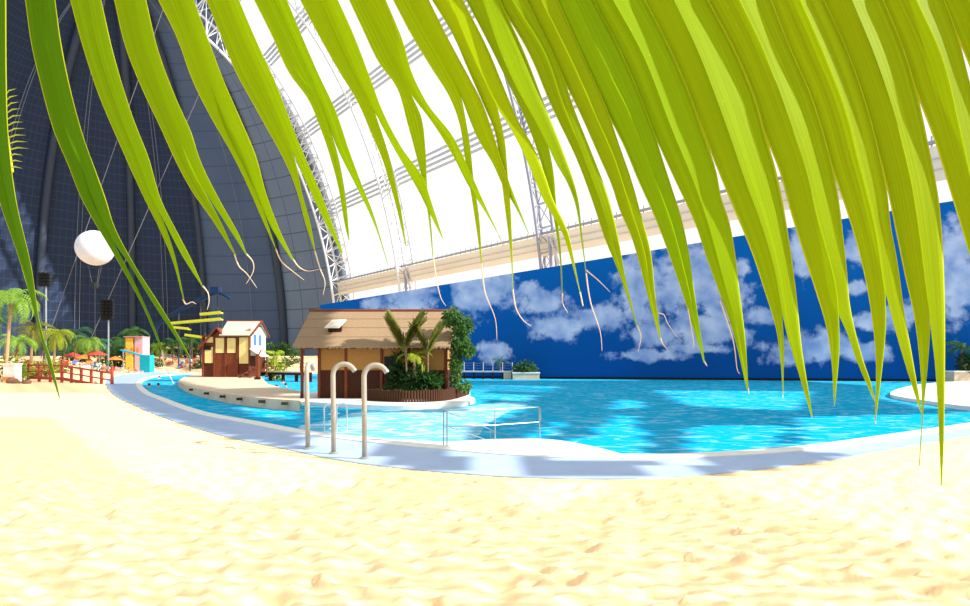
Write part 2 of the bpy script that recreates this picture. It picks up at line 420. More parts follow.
# sandy spit at the right end of the pool
spit = spline([G(890, 393.5, .1), G(899, 388.5, .1), G(918, 384.6, .1), G(950, 381.6, .1), G(1000, 381, .1), G(1060, 384, .1), G(1060, 404, .1), G(1000, 407, .1), G(965, 406, .1), G(930, 401, .1), G(905, 397.5, .1)], 6, True)
mb = MB(); mb.prism([(v.x, v.y) for v in spit], -.5, .1)
o = mb.build('beach_spit', M['coping']); tag(o, kind='structure')
sw = spline([G(q[0], q[1], WZ+.006) for q in ((300, 426), (330, 420), (352, 413), (385, 410), (440, 409), (500, 402.5), (528, 404), (508, 412), (488, 424), (478, 436), (462, 446), (420, 444.5), (375, 439.5), (330, 434), (305, 430.2))], 5, True)
mb = MB(); mb.add([(v.x, v.y, WZ+.006) for v in sw], [tuple(range(len(sw)))]); o = recalc(mb.build('pool_water_shallow', M['water_pale'])); tag(o, kind='structure')
if o.data.polygons[0].normal.z < 0: o.data.flip_normals()
# white shallow entry step along the beach edge
e1 = [G(340, 434.5, -.06), G(375, 438, -.06), G(410, 441, -.06), G(440, 442, -.06), G(468, 440.5, -.06), G(498, 438.8, -.06), G(525, 438.2, -.06), G(560, 440.5, -.06), G(595, 447, -.06), G(632, 456.8, -.06)]
e2 = [G(600, 460, -.06), G(540, 457.5, -.06), G(480, 454, -.06), G(430, 450, -.06), G(370, 443.5, -.06), G(335, 438, -.06)]
mb = MB(); mb.prism([(v.x, v.y) for v in spline(e1, 5)+e2], -.55, -.055)
o = mb.build('shallow_step', M['step']); tag(o, kind='structure')

# ------------------------------------------------------------------ mural wall
W0 = Vector((-23.06, 83.9, 0)); W1 = Vector((53.1, 65.7, 0)); WD = (W1-W0); WLEN = WD.length; WD.normalize(); WN = Vector((-WD.y, WD.x, 0))
wall_rz = math.atan2(WD.y, WD.x)
def wall_uv(px, py):                                 # a picture point on the wall's face, in metres along and up the wall
    s = (px-HX)/F                                    # W0 + u*WD on the ray x = s*y
    u = (s*W0.y-W0.x)/(WD.x-s*WD.y)
    Y = W0.y+u*WD.y
    return u, CZ-(py-HY)*Y/F
h0, h1 = wall_uv(320, 305)[1], wall_uv(970, 198)[1]
EXT = 1.04
mb = MB(); L_ = WLEN*EXT; hE = h0+(h1-h0)*EXT; T = .5
mb.add([(0, 0, -.6), (L_, 0, -.6), (L_, 0, hE), (0, 0, h0), (0, T, -.6), (L_, T, -.6), (L_, T, hE), (0, T, h0)],
       [(0, 1, 2, 3), (5, 4, 7, 6), (3, 2, 6, 7), (0, 3, 7, 4), (1, 5, 6, 2)])
m, t, p = new_mat('cloud mural'); L = t.links.new; p.inputs['Roughness'].default_value = .8; p.inputs['Specular IOR Level'].default_value = .1
tc = t.nodes.new('ShaderNodeTexCoord'); sx = t.nodes.new('ShaderNodeSeparateXYZ'); L(tc.outputs['Object'], sx.inputs[0])
clouds = [(474, 294, 22, 24), (495, 290, 22, 17), (412, 296, 28, 16), (375, 302, 12, 9), (492, 352, 17, 10), (540, 300, 24, 12), (528, 288, 10, 7), (560, 326, 30, 13), (600, 318, 26, 12),
          (640, 290, 22, 34), (652, 332, 26, 14), (690, 280, 40, 34), (722, 300, 26, 30), (705, 330, 40, 18), (742, 268, 9, 9), (757, 316, 18, 9), (790, 352, 30, 12), (826, 346, 34, 14), (865, 352, 26, 10),
          (802, 252, 12, 26), (855, 250, 14, 17), (858, 289, 10, 7), (898, 315, 17, 14), (955, 270, 24, 46), (930, 310, 22, 14), (650, 355, 34, 6), (870, 322, 22, 10), (700, 348, 30, 5)]
acc = None
def mth(op, a, b=None, v=None):
    n = t.nodes.new('ShaderNodeMath'); n.operation = op
    if isinstance(a, (int, float)): n.inputs[0].default_value = a
    else: L(a, n.inputs[0])
    if b is not None:
        if isinstance(b, (int, float)): n.inputs[1].default_value = b
        else: L(b, n.inputs[1])
    return n.outputs[0]
for (cx, cy, rx, ry) in clouds:
    u, z = wall_uv(cx, cy); u2, _ = wall_uv(cx+rx, cy); _, z2 = wall_uv(cx, cy-ry)
    a = mth('MULTIPLY', mth('SUBTRACT', sx.outputs[0], u), 1/(u2-u)); b = mth('MULTIPLY', mth('SUBTRACT', sx.outputs[2], z), 1/(z2-z))
    d = mth('SQRT', mth('ADD', mth('MULTIPLY', a, a), mth('MULTIPLY', b, b)))
    g = mth('SUBTRACT', 1.25, d)
    acc = g if acc is None else mth('MAXIMUM', acc, g)
nz = t.nodes.new('ShaderNodeTexNoise'); nz.inputs['Scale'].default_value = .42; nz.inputs['Detail'].default_value = 9; nz.inputs['Roughness'].default_value = .62
L(tc.outputs['Object'], nz.inputs['Vector'])
nb = t.nodes.new('ShaderNodeTexNoise'); nb.inputs['Scale'].default_value = .4; nb.inputs['Detail'].default_value = 6; L(tc.outputs['Object'], nb.inputs['Vector'])
dens = mth('ADD', mth('MAXIMUM', acc, -.8), mth('MULTIPLY', mth('SUBTRACT', nz.outputs[0], .5), 3.2))
mr = t.nodes.new('ShaderNodeMapRange'); mr.interpolation_type = 'SMOOTHSTEP'; mr.inputs[1].default_value = -.08; mr.inputs[2].default_value = .62; L(dens, mr.inputs[0])
mu = t.nodes.new('ShaderNodeMix'); mu.data_type = 'RGBA'; mu.inputs[6].default_value = (.0006, .125, .44, 1); mu.inputs[7].default_value = (.0005, .078, .31, 1)
mh = t.nodes.new('ShaderNodeMapRange'); mh.inputs[1].default_value = 14; mh.inputs[2].default_value = 2; L(sx.outputs[2], mh.inputs[0]); L(mh.outputs[0], mu.inputs[0])
mc = t.nodes.new('ShaderNodeMix'); mc.data_type = 'RGBA'; mc.inputs[6].default_value = (.24, .36, .66, 1); mc.inputs[7].default_value = (.62, .67, .86, 1)
ms_ = t.nodes.new('ShaderNodeMapRange'); ms_.inputs[1].default_value = .35; ms_.inputs[2].default_value = .65; L(nb.outputs[0], ms_.inputs[0]); L(ms_.outputs[0], mc.inputs[0])
mf = t.nodes.new('ShaderNodeMix'); mf.data_type = 'RGBA'; L(mr.outputs[0], mf.inputs[0]); L(mu.outputs[2], mf.inputs[6]); L(mc.outputs[2], mf.inputs[7]); L(mf.outputs[2], p.inputs['Base Color'])
o = mb.build('wall_back', m); o.location = W0; o.rotation_euler = (0, 0, wall_rz); tag(o, kind='structure')
# dark plinth line at the wall's foot
mb = MB(); mb.box((L_/2, -.06, 0), (L_, .12, .34)); o = mb.build('baseboard_back', M['black']); o.location = W0; o.rotation_euler = (0, 0, wall_rz); tag(o, kind='structure')

# ------------------------------------------------------------------ dome hall: shell at the far left, glazed bays behind the mural
TS = 160.0
DC = Vector((-.617, 1.0, 0))*TS; DA = Vector((-.628, .778, 0)); DV = Vector((.778, .628, 0)); DR = .4265*TS; DK = 1.62
UP = Vector((0, 0, 1))
def shell_pt(psi, phi, r=1.0):
    return DC+(DA*math.cos(psi)+DV*math.sin(psi))*(DR*r*math.cos(phi))+UP*(DR*DK*r*math.sin(phi))
def barrel_pt(s, phi, r=1.0):
    return DC-DA*(s*TS)+DV*(DR*r*math.cos(phi))+UP*(DR*DK*r*math.sin(phi))
def shell_mesh(psi0, psi1, phi1, n, k, name, mm, parent=None):
    mb = MB(); vs = []; uvs = []
    for i in range(n+1):
        for j in range(k+1):
            a = R(psi0+(psi1-psi0)*i/n); b = R(phi1*j/k)
            vs.append(shell_pt(a, b)); uvs.append((i/n, j/k))
    for i in range(n+1):
        for j in range(k+1):
            a = R(psi0+(psi1-psi0)*i/n); b = R(phi1*j/k)
            vs.append(shell_pt(a, b, 1.02)); uvs.append((i/n, j/k))
    w = k+1; N = (n+1)*w
    fs = [(i*w+j, (i+1)*w+j, (i+1)*w+j+1, i*w+j+1) for i in range(n) for j in range(k)]
    fs += [tuple(q+N for q in f[::-1]) for f in fs]
    mb.add(vs, fs); o = mb.build(name, mm, parent, smooth=True)
    ul = o.data.uv_layers.new(name='sheet')
    for lp in o.data.loops: ul.data[lp.index].uv = uvs[lp.vertex_index]
    return o
PSI = [90, 60, 33, 12, -12, -38, -64]
shell = tag(shell_mesh(-64, 33, 87, 40, 30, 'wall_left', M['dome_dark']), kind='structure')
shell_mesh(33, 60, 87, 10, 30, 'blue_sheeting', M['dome_mid'], shell)  # lighter towards the glazing: own panels with daylight put into the tone
shell_mesh(60, 90, 87, 10, 30, 'pale_daylit_sheeting', M['dome_pale_daylit'], shell)
for i, ps in enumerate(PSI[1:5]):
    mb = MB(); mb.tube([shell_pt(R(ps), R(2+84*j/30), .985) for j in range(31)], (1.5, 1.1, 1.2, 1.2)[i], 8)
    mb.build('rib', M['rib'], shell, smooth=True)
for ps in (60.2, 49, 22, 20.8, -2, -3.2, -24, -25):
    mb = MB(); mb.tube([shell_pt(R(ps), R(2+84*j/30), .975) for j in range(31)], .10, 5); mb.build('cable', M['shellcable'], shell)

PHMAX = 68
bays = [0, .255, .593, .93, 1.4]
PH_L = 15.2
for b in range(4):
    mb = MB(); n, k = 6, 22; vs = []
    for i in range(n+1):
        for j in range(k+1): vs.append(barrel_pt(bays[b]+(bays[b+1]-bays[b])*i/n, R(PHMAX*j/k)))
    mb.add(vs, [(i*(k+1)+j, (i+1)*(k+1)+j, (i+1)*(k+1)+j+1, i*(k+1)+j+1) for i in range(n) for j in range(k)])
    w = tag(mb.build('window_%d' % (b+1), M['film'], smooth=True), kind='structure')
    # purlin bands and seam wires of this bay
    for ph in (27, 41, 55):
        mb = MB()
        for q in (0, .7, 1.4, 2.1):
            mb.tube([barrel_pt(bays[b]+(bays[b+1]-bays[b])*(i/8), R(ph+q), .995) for i in range(9)], .34, 5)
        mb.build('purlin', M['purlin'], w)
# beige ledge beam with a dark railing line on top
mb = MB(); n = 40
S_ = [1.2*i/n for i in range(n+1)]
vs = []
for s in S_:
    for (ph, r) in ((PH_L-2.3, .965), (PH_L, .965), (PH_L, 1.0), (PH_L-2.3, 1.0)): vs.append(barrel_pt(s, R(ph), r))
mb.add(vs, [(i*4+j, i*4+(j+1) % 4, (i+1)*4+(j+1) % 4, (i+1)*4+j) for i in range(n) for j in range(4)])
ledge = tag(recalc(mb.build('trim_2', M['beige_beam'])), kind='structure')
mb = MB(); mb.tube([barrel_pt(s, R(PH_L+.25), .963) for s in S_], .28, 5); mb.build('edge_rail', M['truss_grey'], ledge)
mb = MB(); mb.tube([barrel_pt(s, R(PH_L-.8), .962) for s in S_], .12, 5); mb.tube([barrel_pt(s, R(PH_L-1.5), .962) for s in S_], .12, 5); mb.build('groove_strip', M['pale_sheet'], ledge)
mb = MB()
for i in range(90):
    s = 1.1*i/89; a = barrel_pt(s, R(PH_L), .963); mb.bar(a, a+UP*1.3, .14)
mb.build('post_row', M['truss_grey'], ledge)

def arch_truss(s, wd, depth, rt, label, mm, ph1=80, ph0=0):
    t_ = thing('arch_truss', label, 'steel arch', barrel_pt(s, 0, .97), group=None)
    inv = Matrix.Translation(-t_.location)
    def P(ss, ph, r): return inv @ barrel_pt(ss, R(ph), r)
    n = 30
    ph = [ph0+(ph1-ph0)*i/n for i in range(n+1)]
    w = wd/TS; rr = 1-depth/DR
    for (ss, r) in ((s-w/2, .985), (s+w/2, .985), (s, rr)):
        MB().tube([P(ss, q, r) for q in ph], rt, 6).build('chord', mm, t_, smooth=True)
    mb = MB()
    for i in range(n):
        a0, a1, c0 = P(s-w/2, ph[i], .985), P(s+w/2, ph[i], .985), P(s, ph[i], rr)
        b0, b1, d0 = P(s-w/2, ph[i+1], .985), P(s+w/2, ph[i+1], .985), P(s, ph[i+1], rr)
        for (u, v) in ((a0, a1), (a0, b1) if i % 2 else (a1, b0), (a0, d0) if i % 2 else (c0, b0), (a1, d0) if i % 2 else (c0, b1), (a0, c0), (a1, c0)):
            mb.tube([u, v], rt*.36, 5, cap=False)
    mb.build('lattice', mm, t_)
    return t_
arch_truss(.02, 10, 6, .42, 'white lattice arch where the dark dome sheeting meets the bright glazing', M['truss'])
arch_truss(.27, 4.5, 5, .38, 'pale lattice arch rising behind the thatched hut roof into the white glazing', M['truss'])
arch_truss(.61, 3.2, 4, .34, 'grey lattice arch landing on the beige ledge above the mural clouds', M['truss_grey'])
# struts that brace an arch foot on the ledge
def strut(label, s, ph, rad=.4):
    t_ = thing('arch_strut', label, 'strut', barrel_pt(s, R(0), .955))
    inv = Matrix.Translation(-t_.location)
    MB().tube([inv @ barrel_pt(s, R(q), .955) for q in (1, ph)], rad, 6).build('post', M['truss_grey'], t_)
    MB().tube([inv @ barrel_pt(s, R(ph), .955), inv @ barrel_pt(s+.045, R(4), .955)], rad*.8, 6).build('brace', M['pale_sheet'], t_)
strut('grey post and brace under the beige ledge right of the thatched hut', .275, 15, .42)
strut('grey post and brace under the beige ledge above the mural', .625, 15, .36)

# ------------------------------------------------------------------ added unseen sheets above the frame, gaps cut to shape the sun patches
lit_px = [
    [(452, 383), (562, 385.5), (552, 391.5), (452, 388.5)], [(462, 390.5), (540, 394), (528, 400), (476, 397)],
    [(438, 412), (470, 404), (505, 401), (536, 404.5), (505, 417), (478, 424), (452, 428)], [(335, 420), (372, 410), (440, 411), (470, 428), (470, 446), (380, 442), (330, 436)],
    [(526, 437), (548, 424), (568, 415), (572, 419), (560, 430), (545, 439)], [(582, 449), (602, 424), (622, 413), (642, 414), (640, 424), (652, 433), (655, 452), (620, 456)],
    [(612, 407), (622, 398), (645, 399), (648, 406)], [(655, 389), (815, 390), (800, 409), (690, 404)], [(688, 424), (795, 422), (782, 450), (695, 455)],
    [(235, 404), (300, 407), (300, 418), (262, 414)], [(255, 380), (300, 378), (300, 394), (262, 393)], [(440, 438), (600, 436), (650, 462), (440, 456)],
    [(878, 378), (1010, 376), (1010, 410), (925, 406), (878, 396)], [(800, 415), (990, 410), (990, 450), (800, 455)],
    [(302, 436), (372, 438), (385, 470), (300, 455)], [(455, 452), (512, 455), (520, 480), (478, 478)], [(640, 457), (705, 456), (690, 480), (655, 480)], [(838, 440), (1000, 418), (1000, 450), (830, 466)],
]
shade_zone = [(v.x, v.y) for v in deckzone]
isl_a = [(G(*q).x, G(*q).y) for q in ((172, 378), (172, 384), (190, 390), (222, 396), (255, 399.5), (305, 404), (305, 372), (190, 372))]
isl_b = [(G(*q).x, G(*q).y) for q in ((285, 402), (330, 406), (390, 409), (450, 407), (480, 401), (480, 392), (285, 374))]
sand_lit = [[(G(*q).x, G(*q).y) for q in pl] for pl in (
    [(50, 375), (110, 384), (150, 408), (215, 438), (290, 454), (350, 468), (352, 487), (290, 498), (235, 508), (170, 500), (120, 476), (85, 450), (50, 420)],
    [(500, 481), (612, 481), (602, 497), (545, 514), (498, 505)],
    [(700, 478), (830, 462), (1010, 430), (1010, 596), (900, 566), (815, 524), (742, 502)])]
lit = [[(G(*q).x, G(*q).y) for q in pl] for pl in lit_px]
def shaded(x, y):
    if x > 36 or y > 70: return False
    if not inside((x, y), shade_zone):               # the beach: a bright band and the right side stay in the sun
        return False
    if x < -2 and (y > 58 or inside((x, y), isl_a) or inside((x, y), isl_b)): return False
    if -12 < x < 0 and y > 32 and y < 48: return False
    for pl in lit:
        if inside((x, y), pl): return False
    return True
mb = MB(); cs = .6
ny = int(66/cs); nx = int(90/cs)
for j in range(ny):
    y = 4.6+j*cs; run = None; zr = 5+.5*y; off = SUN*(zr/SUN.z)        # sheets rise with distance to stay out of view
    for i in range(nx+1):
        x = -46+i*cs
        sh = i < nx and shaded(x+cs/2, y+cs/2)
        if sh and run is None: run = x
        if not sh and run is not None:
            mb.box(((run+x)/2+off.x, y+cs/2+off.y, zr), (x-run, cs, .1)); run = None
# over the beach, added unseen slats dim the sun by about half
cs = .25
for j in range(int(19/cs)):
    y = 4.2+j*cs; run = None; zr = 5+.5*y; off = SUN*(zr/SUN.z); w_ = y*.9+2
    for i in range(int(2*w_/cs)+2):
        x = -w_+i*cs
        sh = i < int(2*w_/cs)+1 and not inside((x+cs/2, y), shade_zone) and not any(inside((x+cs/2, y), pl) for pl in sand_lit)
        if sh and run is None: run = x
        if not sh and run is not None:
            mb.box(((run+x)/2+off.x, y+off.y, zr), (x-run, .10, .03)); run = None
o = mb.build('sun_gobo', M['pale_sheet']); tag(o, kind='structure')  # unseen, added to shape the sunlight

# ------------------------------------------------------------------ islands
PZ = .40
isl_far_px = [(178, 381.0), (186, 385.2), (200, 389), (225, 393.6), (250, 396.8), (275, 399), (300, 400.6)]
edge_near = spline([G(*q, PZ) for q in isl_far_px], 6)
isl_back = [G(300, 391, PZ), G(284, 388, PZ), G(268, 384, PZ), G(262, 377.5, PZ), G(258, 372.5, PZ), G(225, 371, PZ), G(200, 372.5, PZ), G(184, 377, PZ)]
mb = MB(); mb.prism([(v.x, v.y) for v in edge_near+isl_back], -.55, PZ)
plat = tag(mb.build('island_platform', M['ochre_slab']), kind='structure')
mb = MB()
for q in ((192, 387.3), (207, 390.8), (223, 393.6), (240, 395.9), (262, 398.2), (285, 400)):
    g = G(*q, PZ); mb.box((g.x, g.y-.06, PZ-.16), (.28, .14, .14))
mb.build('drain_hole', M['drain'], plat)
isl2 = spline([G(290, 400, .1), G(318, 402.3, .1), G(350, 404.2, .1), G(390, 405.4, .1), G(425, 405.4, .1), G(455, 403.6, .1), G(472, 400.6, .1), G(474, 397.6, .1), G(462, 393.8, .1), Vector((-1.2, 41.5, .1)), Vector((-5, 42.3, .1)), Vector((-11, 42, .1)), G(292, 394, .1)], 6, True)
mb = MB(); mb.prism([(v.x, v.y) for v in isl2], -.55, .10)
tag(mb.build('island_kerb', M['coping']), kind='structure')

# ------------------------------------------------------------------ thatched hut on the near island
HB = Vector((-6.2, 34.2, .1))
hut = thing('thatched_hut', 'long thatched hut with ochre walls on a round white kerbed island', 'hut', HB)
xl, xr = -9.55, -2.25; yf, yb = 34.6, 40.2; ez = 2.95
def H(v): return Vector(v)-HB
wallz = 1.72
mb = MB()
for (a, b) in (((xl, yf), (xr, yf)), ((xr, yf), (xr, yb)), ((xr, yb), (xl, yb)), ((xl, yb), (xl, yf))):
    mb.bar(H((*a, .1+.8)), H((*b, .1+.8)), .12, 1.62)
mb.build('lower_wall', M['darkwood'], hut)
mb = MB()
for (a, b) in (((xl, yf), (xr, yf)), ((xr, yf), (xr, yb)), ((xr, yb), (xl, yb)), ((xl, yb), (xl, yf))):
    mb.bar(H((*a, 2.45)), H((*b, 2.45)), .08, 1.5)
mb.build('upper_wall', M['ochre_wall'], hut)
MB().box(H((-7.15, yf-.06, 2.35)), (2.35, .06, 1.2)).build('shutter_panel', M['ochre_wall'], hut)
mb = MB(); mb.box(H((-5.45, yf-.05, 2.0)), (.7, .05, 1.0)); mb.build('hatch', M['black'], hut)
for (x, y) in ((-10.55, yf), (xl, yf-.06), (-8.0, yf-.06), (-5.95, yf-.06), (-4.4, yf-.06), (xr, yf-.06), (-10.55, yb), (xr, yb)):
    MB().tube([H((x, y, .1)), H((x, y, 3.15))], .095, 8).build('post', M['redwood'], hut)
MB().bar(H((-10.8, yf, 2.98)), H((-2.0, yf, 2.98)), .12, .12).build('eave_beam', M['redwood'], hut)
# roof: two slopes of four overlapping thatch courses
ridge = (37.3, 5.30); eaves = (33.75, 2.98); eb = (40.85, 2.98)
XL, XR = -10.85, -1.95
for k in range(4):
    for side, e in ((0, eaves), (1, eb)):
        t0, t1 = k/4, (k+1)/4+.03
        y0 = e[0]+(ridge[0]-e[0])*t0; z0 = e[1]+(ridge[1]-e[1])*t0; y1 = e[0]+(ridge[0]-e[0])*min(1, t1); z1 = e[1]+(ridge[1]-e[1])*min(1, t1)
        mb = MB(); n = 110; vs = []
        for i in range(n+1):
            x = XL+(XR-XL)*i/n; j = random.uniform(-.05, .05) if k else random.uniform(-.12, .10)
            th = .09
            yy = y0+(-1 if side == 0 else 1)*-.0
            vs += [H((x, yy+j*.3, z0-.02+j*.45)), H((x, yy, z0+th)), H((x, y1, z1+.05)), H((x, y1, z1-.06))]
        mb.add(vs, [(i*4+q, (i+1)*4+q, (i+1)*4+(q+1) % 4, i*4+(q+1) % 4) for i in range(n) for q in range(4)]+[(0, 1, 2, 3), (n*4+3, n*4+2, n*4+1, n*4)])
        recalc(mb.build('thatch_course', M['straw'], hut))
MB().tube([H((XL-.05, ridge[0], ridge[1]+.06)), H((XR+.05, ridge[0], ridge[1]+.06))], .10, 8).build('ridge_cap', M['redwood'], hut)
for x in (XL+.2, XR-.2):
    mb = MB(); mb.add([H((x, eaves[0]+.3, eaves[1])), H((x, eb[0]-.3, eb[1])), H((x, ridge[0], ridge[1]-.08)), H((x+.08, eaves[0]+.3, eaves[1])), H((x+.08, eb[0]-.3, eb[1])), H((x+.08, ridge[0], ridge[1]-.08))],
        [(0, 1, 2), (5, 4, 3), (0, 3, 4, 1), (1, 4, 5, 2), (2, 5, 3, 0)]); mb.build('gable', M['ochre_wall'], hut)
# roof vent with propped cream flap
vx0, vx1 = A(329, 330, 35.3).x, A(342, 330, 35.3).x
mb = MB(); vy = 35.25; mb.box(H(((vx0+vx1)/2, vy-.02, 4.12)), (vx1-vx0, .28, .46)); vent = mb.build('roof_vent', M['darkwood'], hut)
mb = MB(); fl = [H((vx0-.12, vy-.55, 4.20)), H((vx1-.02, vy-.55, 4.20)), H((vx1+.12, vy+.62, 4.72)), H((vx0+.06, vy+.62, 4.72))]
mb.add(fl+[v-Vector((0, 0, .06)) for v in fl], [(0, 1, 2, 3), (7, 6, 5, 4), (0, 4, 5, 1), (1, 5, 6, 2), (2, 6, 7, 3), (3, 7, 4, 0)])
mb.build('vent_flap', M['canvas'], vent)

# bamboo palisade bed around the hut's right half
path = spline([G(366, 400.5, .1), G(400, 402.2, .1), G(430, 401.8, .1), G(448, 400.2, .1), G(460, 397.2, .1), Vector((-1.05, 38.3, .1))], 10)
pal = thing('palisade_fence', 'low bamboo palisade around the planting in front of the thatched hut', 'fence', path[0])
pp = resample(path, 74)
for i, v in enumerate(pp):
    h = .62+random.uniform(-.03, .05)
    MB().tube([v-path[0], v-path[0]+UP*h], .075, 6).build('cane', M['palisade'], pal)
mb = MB(); mb.tube([v-path[0]+Vector((0, .1, .45)) for v in pp], .04, 6); mb.build('rail', M['darkwood'], pal)

# ------------------------------------------------------------------ plants
def leafclump(n, c, rad, size, seed, droop=.3, asp=.4):
    rnd = random.Random(seed); mb = MB(); c = Vector(c)
    for i in range(n):
        d = Vector((rnd.gauss(0, 1), rnd.gauss(0, 1), rnd.gauss(0, 1))).normalized()*rnd.random()**.4
        p = c+Vector((d.x*rad[0], d.y*rad[1], d.z*rad[2]))
        a = Vector((d.x+rnd.gauss(0, .5), d.y+rnd.gauss(0, .5), d.z-droop+rnd.gauss(0, .5))).normalized()
        b = a.cross(Vector((rnd.gauss(0, 1), rnd.gauss(0, 1), rnd.gauss(0, 1)))).normalized(); s = size*rnd.uniform(.6, 1.3)
        nrm = a.cross(b)*s*.12
        mb.add([p, p+a*s*.5+b*s*asp*.5+nrm, p+a*s, p+a*s*.5-b*s*asp*.5+nrm], [(0, 1, 2), (0, 2, 3)])
    return mb
def bush(name, label, cat, base, rad, n, size, mm, seed, group=None, stems=4, extra=None):
    base = Vector(base); t_ = thing(name, label, cat, base, group=group)
    leafclump(n, (0, 0, rad[2]*.95), rad, size, seed).build('foliage', mm, t_)
    mb = MB(); rnd = random.Random(seed)
    for i in range(stems):
        a = rnd.uniform(0, 6.28); mb.tube([(0, 0, 0), (math.cos(a)*rad[0]*.3, math.sin(a)*rad[1]*.3, rad[2]*.9)], size*.05+.01, 5)
    mb.build('stem', M['trunk'], t_)
    if extra: leafclump(extra[1], (0, 0, rad[2]*1.05), tuple(q*1.03 for q in rad), size*.6, seed+9).build('blossom', extra[0], t_)
    return t_
def frond_mb(L_, W_, npair, droop, seed, stiff=1.0, lw=.12):
    rnd = random.Random(seed); mb = MB(); n = 10
    pts = []; x = z = 0; a = R(62*stiff)
    for i in range(n+1):
        pts.append(Vector((x, 0, z))); x += L_/n*math.cos(a); z += L_/n*math.sin(a); a -= R(droop/n)
    mb.tube(pts, [L_*.012*(1-i/n*.8) for i in range(n+1)], 5)
    for k in range(npair):
        t = .14+.86*k/npair; f = t*n; i = min(n-1, int(f)); p = pts[i].lerp(pts[i+1], f-i); d = (pts[i+1]-pts[i]).normalized()
        w = W_*math.sin(math.pi*min(.97, t*.85+.12))**.7
        for s in (-1, 1):
            q = (Vector((0, s, 0))*.85+d*.55+Vector((0, 0, -.25-.25*rnd.random()))).normalized()
            e = p+q*w; m_ = p+q*w*.5+Vector((0, 0, w*.06)); b = d*L_*lw*.22
            mb.add([p-b*.4, p+b*.4, m_+b, m_-b, e-Vector((0, 0, w*.12))], [(0, 1, 2, 3), (3, 2, 4)])
    return mb
def palm(name, label, base, height, crown, nfr, mm, bark, seed, lean=.08, group=None, rt=.16, droop=95, npair=16, cat='palm tree', stiff=1.0):
    rnd = random.Random(seed); base = Vector(base); t_ = thing(name, label, cat, base, group=group)
    la = rnd.uniform(0, 6.28); top = Vector((math.cos(la)*lean*height, math.sin(la)*lean*height, height))
    pts = [Vector((top.x*(k/8)**1.7, top.y*(k/8)**1.7, height*k/8)) for k in range(9)]
    MB().tube(pts, [rt*(1.35-.55*k/8) for k in range(9)], 8).build('trunk', bark, t_, smooth=True)
    protos = [frond_mb(crown, crown*.25, npair, droop+rnd.uniform(-10, 45), seed*7+k, stiff*(1-.3*k), .075+.9/npair*.4) for k in range(3)]
    meshes = []
    for k in range(nfr):
        if k < 3: o = protos[k].build('frond', mm, t_)
        else: o = meshes[k % 3].copy(); col.objects.link(o); o.parent = t_
        if k < 3: meshes.append(o)
        o.location = top; o.rotation_euler = (0, rnd.uniform(-.45, .75), 2.4*k+rnd.uniform(-.25, .25)); s = rnd.uniform(.82, 1.08); o.scale = (s, s, s)
    return t_

# planting in the palisade bed: dark shrubs, tall slim palms, bright palm, vine on the corner post
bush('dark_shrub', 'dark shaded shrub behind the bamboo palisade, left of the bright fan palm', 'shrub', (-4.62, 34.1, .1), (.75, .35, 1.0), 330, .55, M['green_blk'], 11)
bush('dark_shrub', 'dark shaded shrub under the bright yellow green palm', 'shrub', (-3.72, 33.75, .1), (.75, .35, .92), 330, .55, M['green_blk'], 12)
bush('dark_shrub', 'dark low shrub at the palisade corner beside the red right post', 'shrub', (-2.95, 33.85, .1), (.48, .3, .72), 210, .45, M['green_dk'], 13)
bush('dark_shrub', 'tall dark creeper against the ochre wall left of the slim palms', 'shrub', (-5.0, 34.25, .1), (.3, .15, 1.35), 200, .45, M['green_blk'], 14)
palm('bright_palm', 'yellow green lit palm bending over the palisade bed before the ochre wall', A(414, 378, 33.7), 1.1, 1.35, 11, M['green_yel'], M['bark_pale'], 21, .05, rt=.07, droop=125, npair=13)
def slim_palm(label, px0, px1, ytop, ybot, Yd, seed, n, tilt):
    b = A((px0+px1)/2+4, 372, Yd); top = A((px0+px1)/2, ytop, Yd)
    t_ = thing('slim_palm', label, 'palm tree', b, group=None); rnd = random.Random(seed); hgt = top.z-b.z
    mb = MB()
    for k in range(3): mb.tube([(0, 0, 0), (tilt*.3*k/2, 0, hgt*.35), (tilt+(k-1)*.16, .05*k, hgt*.62)], .045, 6)
    mb.build('trunk', M['trunk'], t_)
    for k in range(n):
        u = k/(n-1); o = frond_mb(hgt*.66, hgt*.135, 34, 18+30*rnd.random(), seed+k, 1.25, .06).build('frond', M['green_olive'], t_)
        o.location = (tilt*.55+(u-.5)*.2, 0, hgt*(.30+.12*rnd.random())); o.rotation_euler = (0, 0, (0 if u > .5 else math.pi)+rnd.uniform(-.6, .6)); 
    return t_
slim_palm('tall olive feathery palm standing against the thatch, the wider of the pair', 391, 414, 308, 352, 33.4, 31, 22, -.2)
slim_palm('short olive feathery palm standing against the thatch, the slimmer right one of the pair', 418, 430, 318, 350, 33.45, 37, 12, -.05)
vb = A(455, 397, 34.4); vine = thing('climbing_vine', 'leafy green vine hanging over the right end of the thatched hut', 'vine', (vb.x, vb.y, .1))
vp = Vector((vb.x, vb.y, .1))
mb = MB()
for (px, py, rx, rz, n, sd_) in ((452, 315, .5, .4, 190, 1), (463, 325, .55, .62, 260, 2), (460, 342, .55, .7, 270, 3), (467, 350, .45, .42, 170, 4), (456, 362, .35, .75, 210, 5), (455, 380, .28, .6, 150, 6), (465, 386, .27, .28, 80, 7), (448, 320, .3, .3, 80, 8)):
    c = A(px, py, 34.5)-vp; q = leafclump(int(n*1.9), c, (rx, .5, rz), .23, sd_, .8, .55); mb.add(q.v, q.f)
mb.build('foliage', M['green_vine'], vine)
mb = MB()
for (x, s_) in ((-.1, .2), (.05, -.15), (.16, .1)): mb.tube([(x, 0, 0), (x+s_*.5, .05, 1.6), (x-s_, 0, 3.2), (x+.2, .1, 4.6)], .045, 6)
mb.build('stem', M['trunk'], vine)

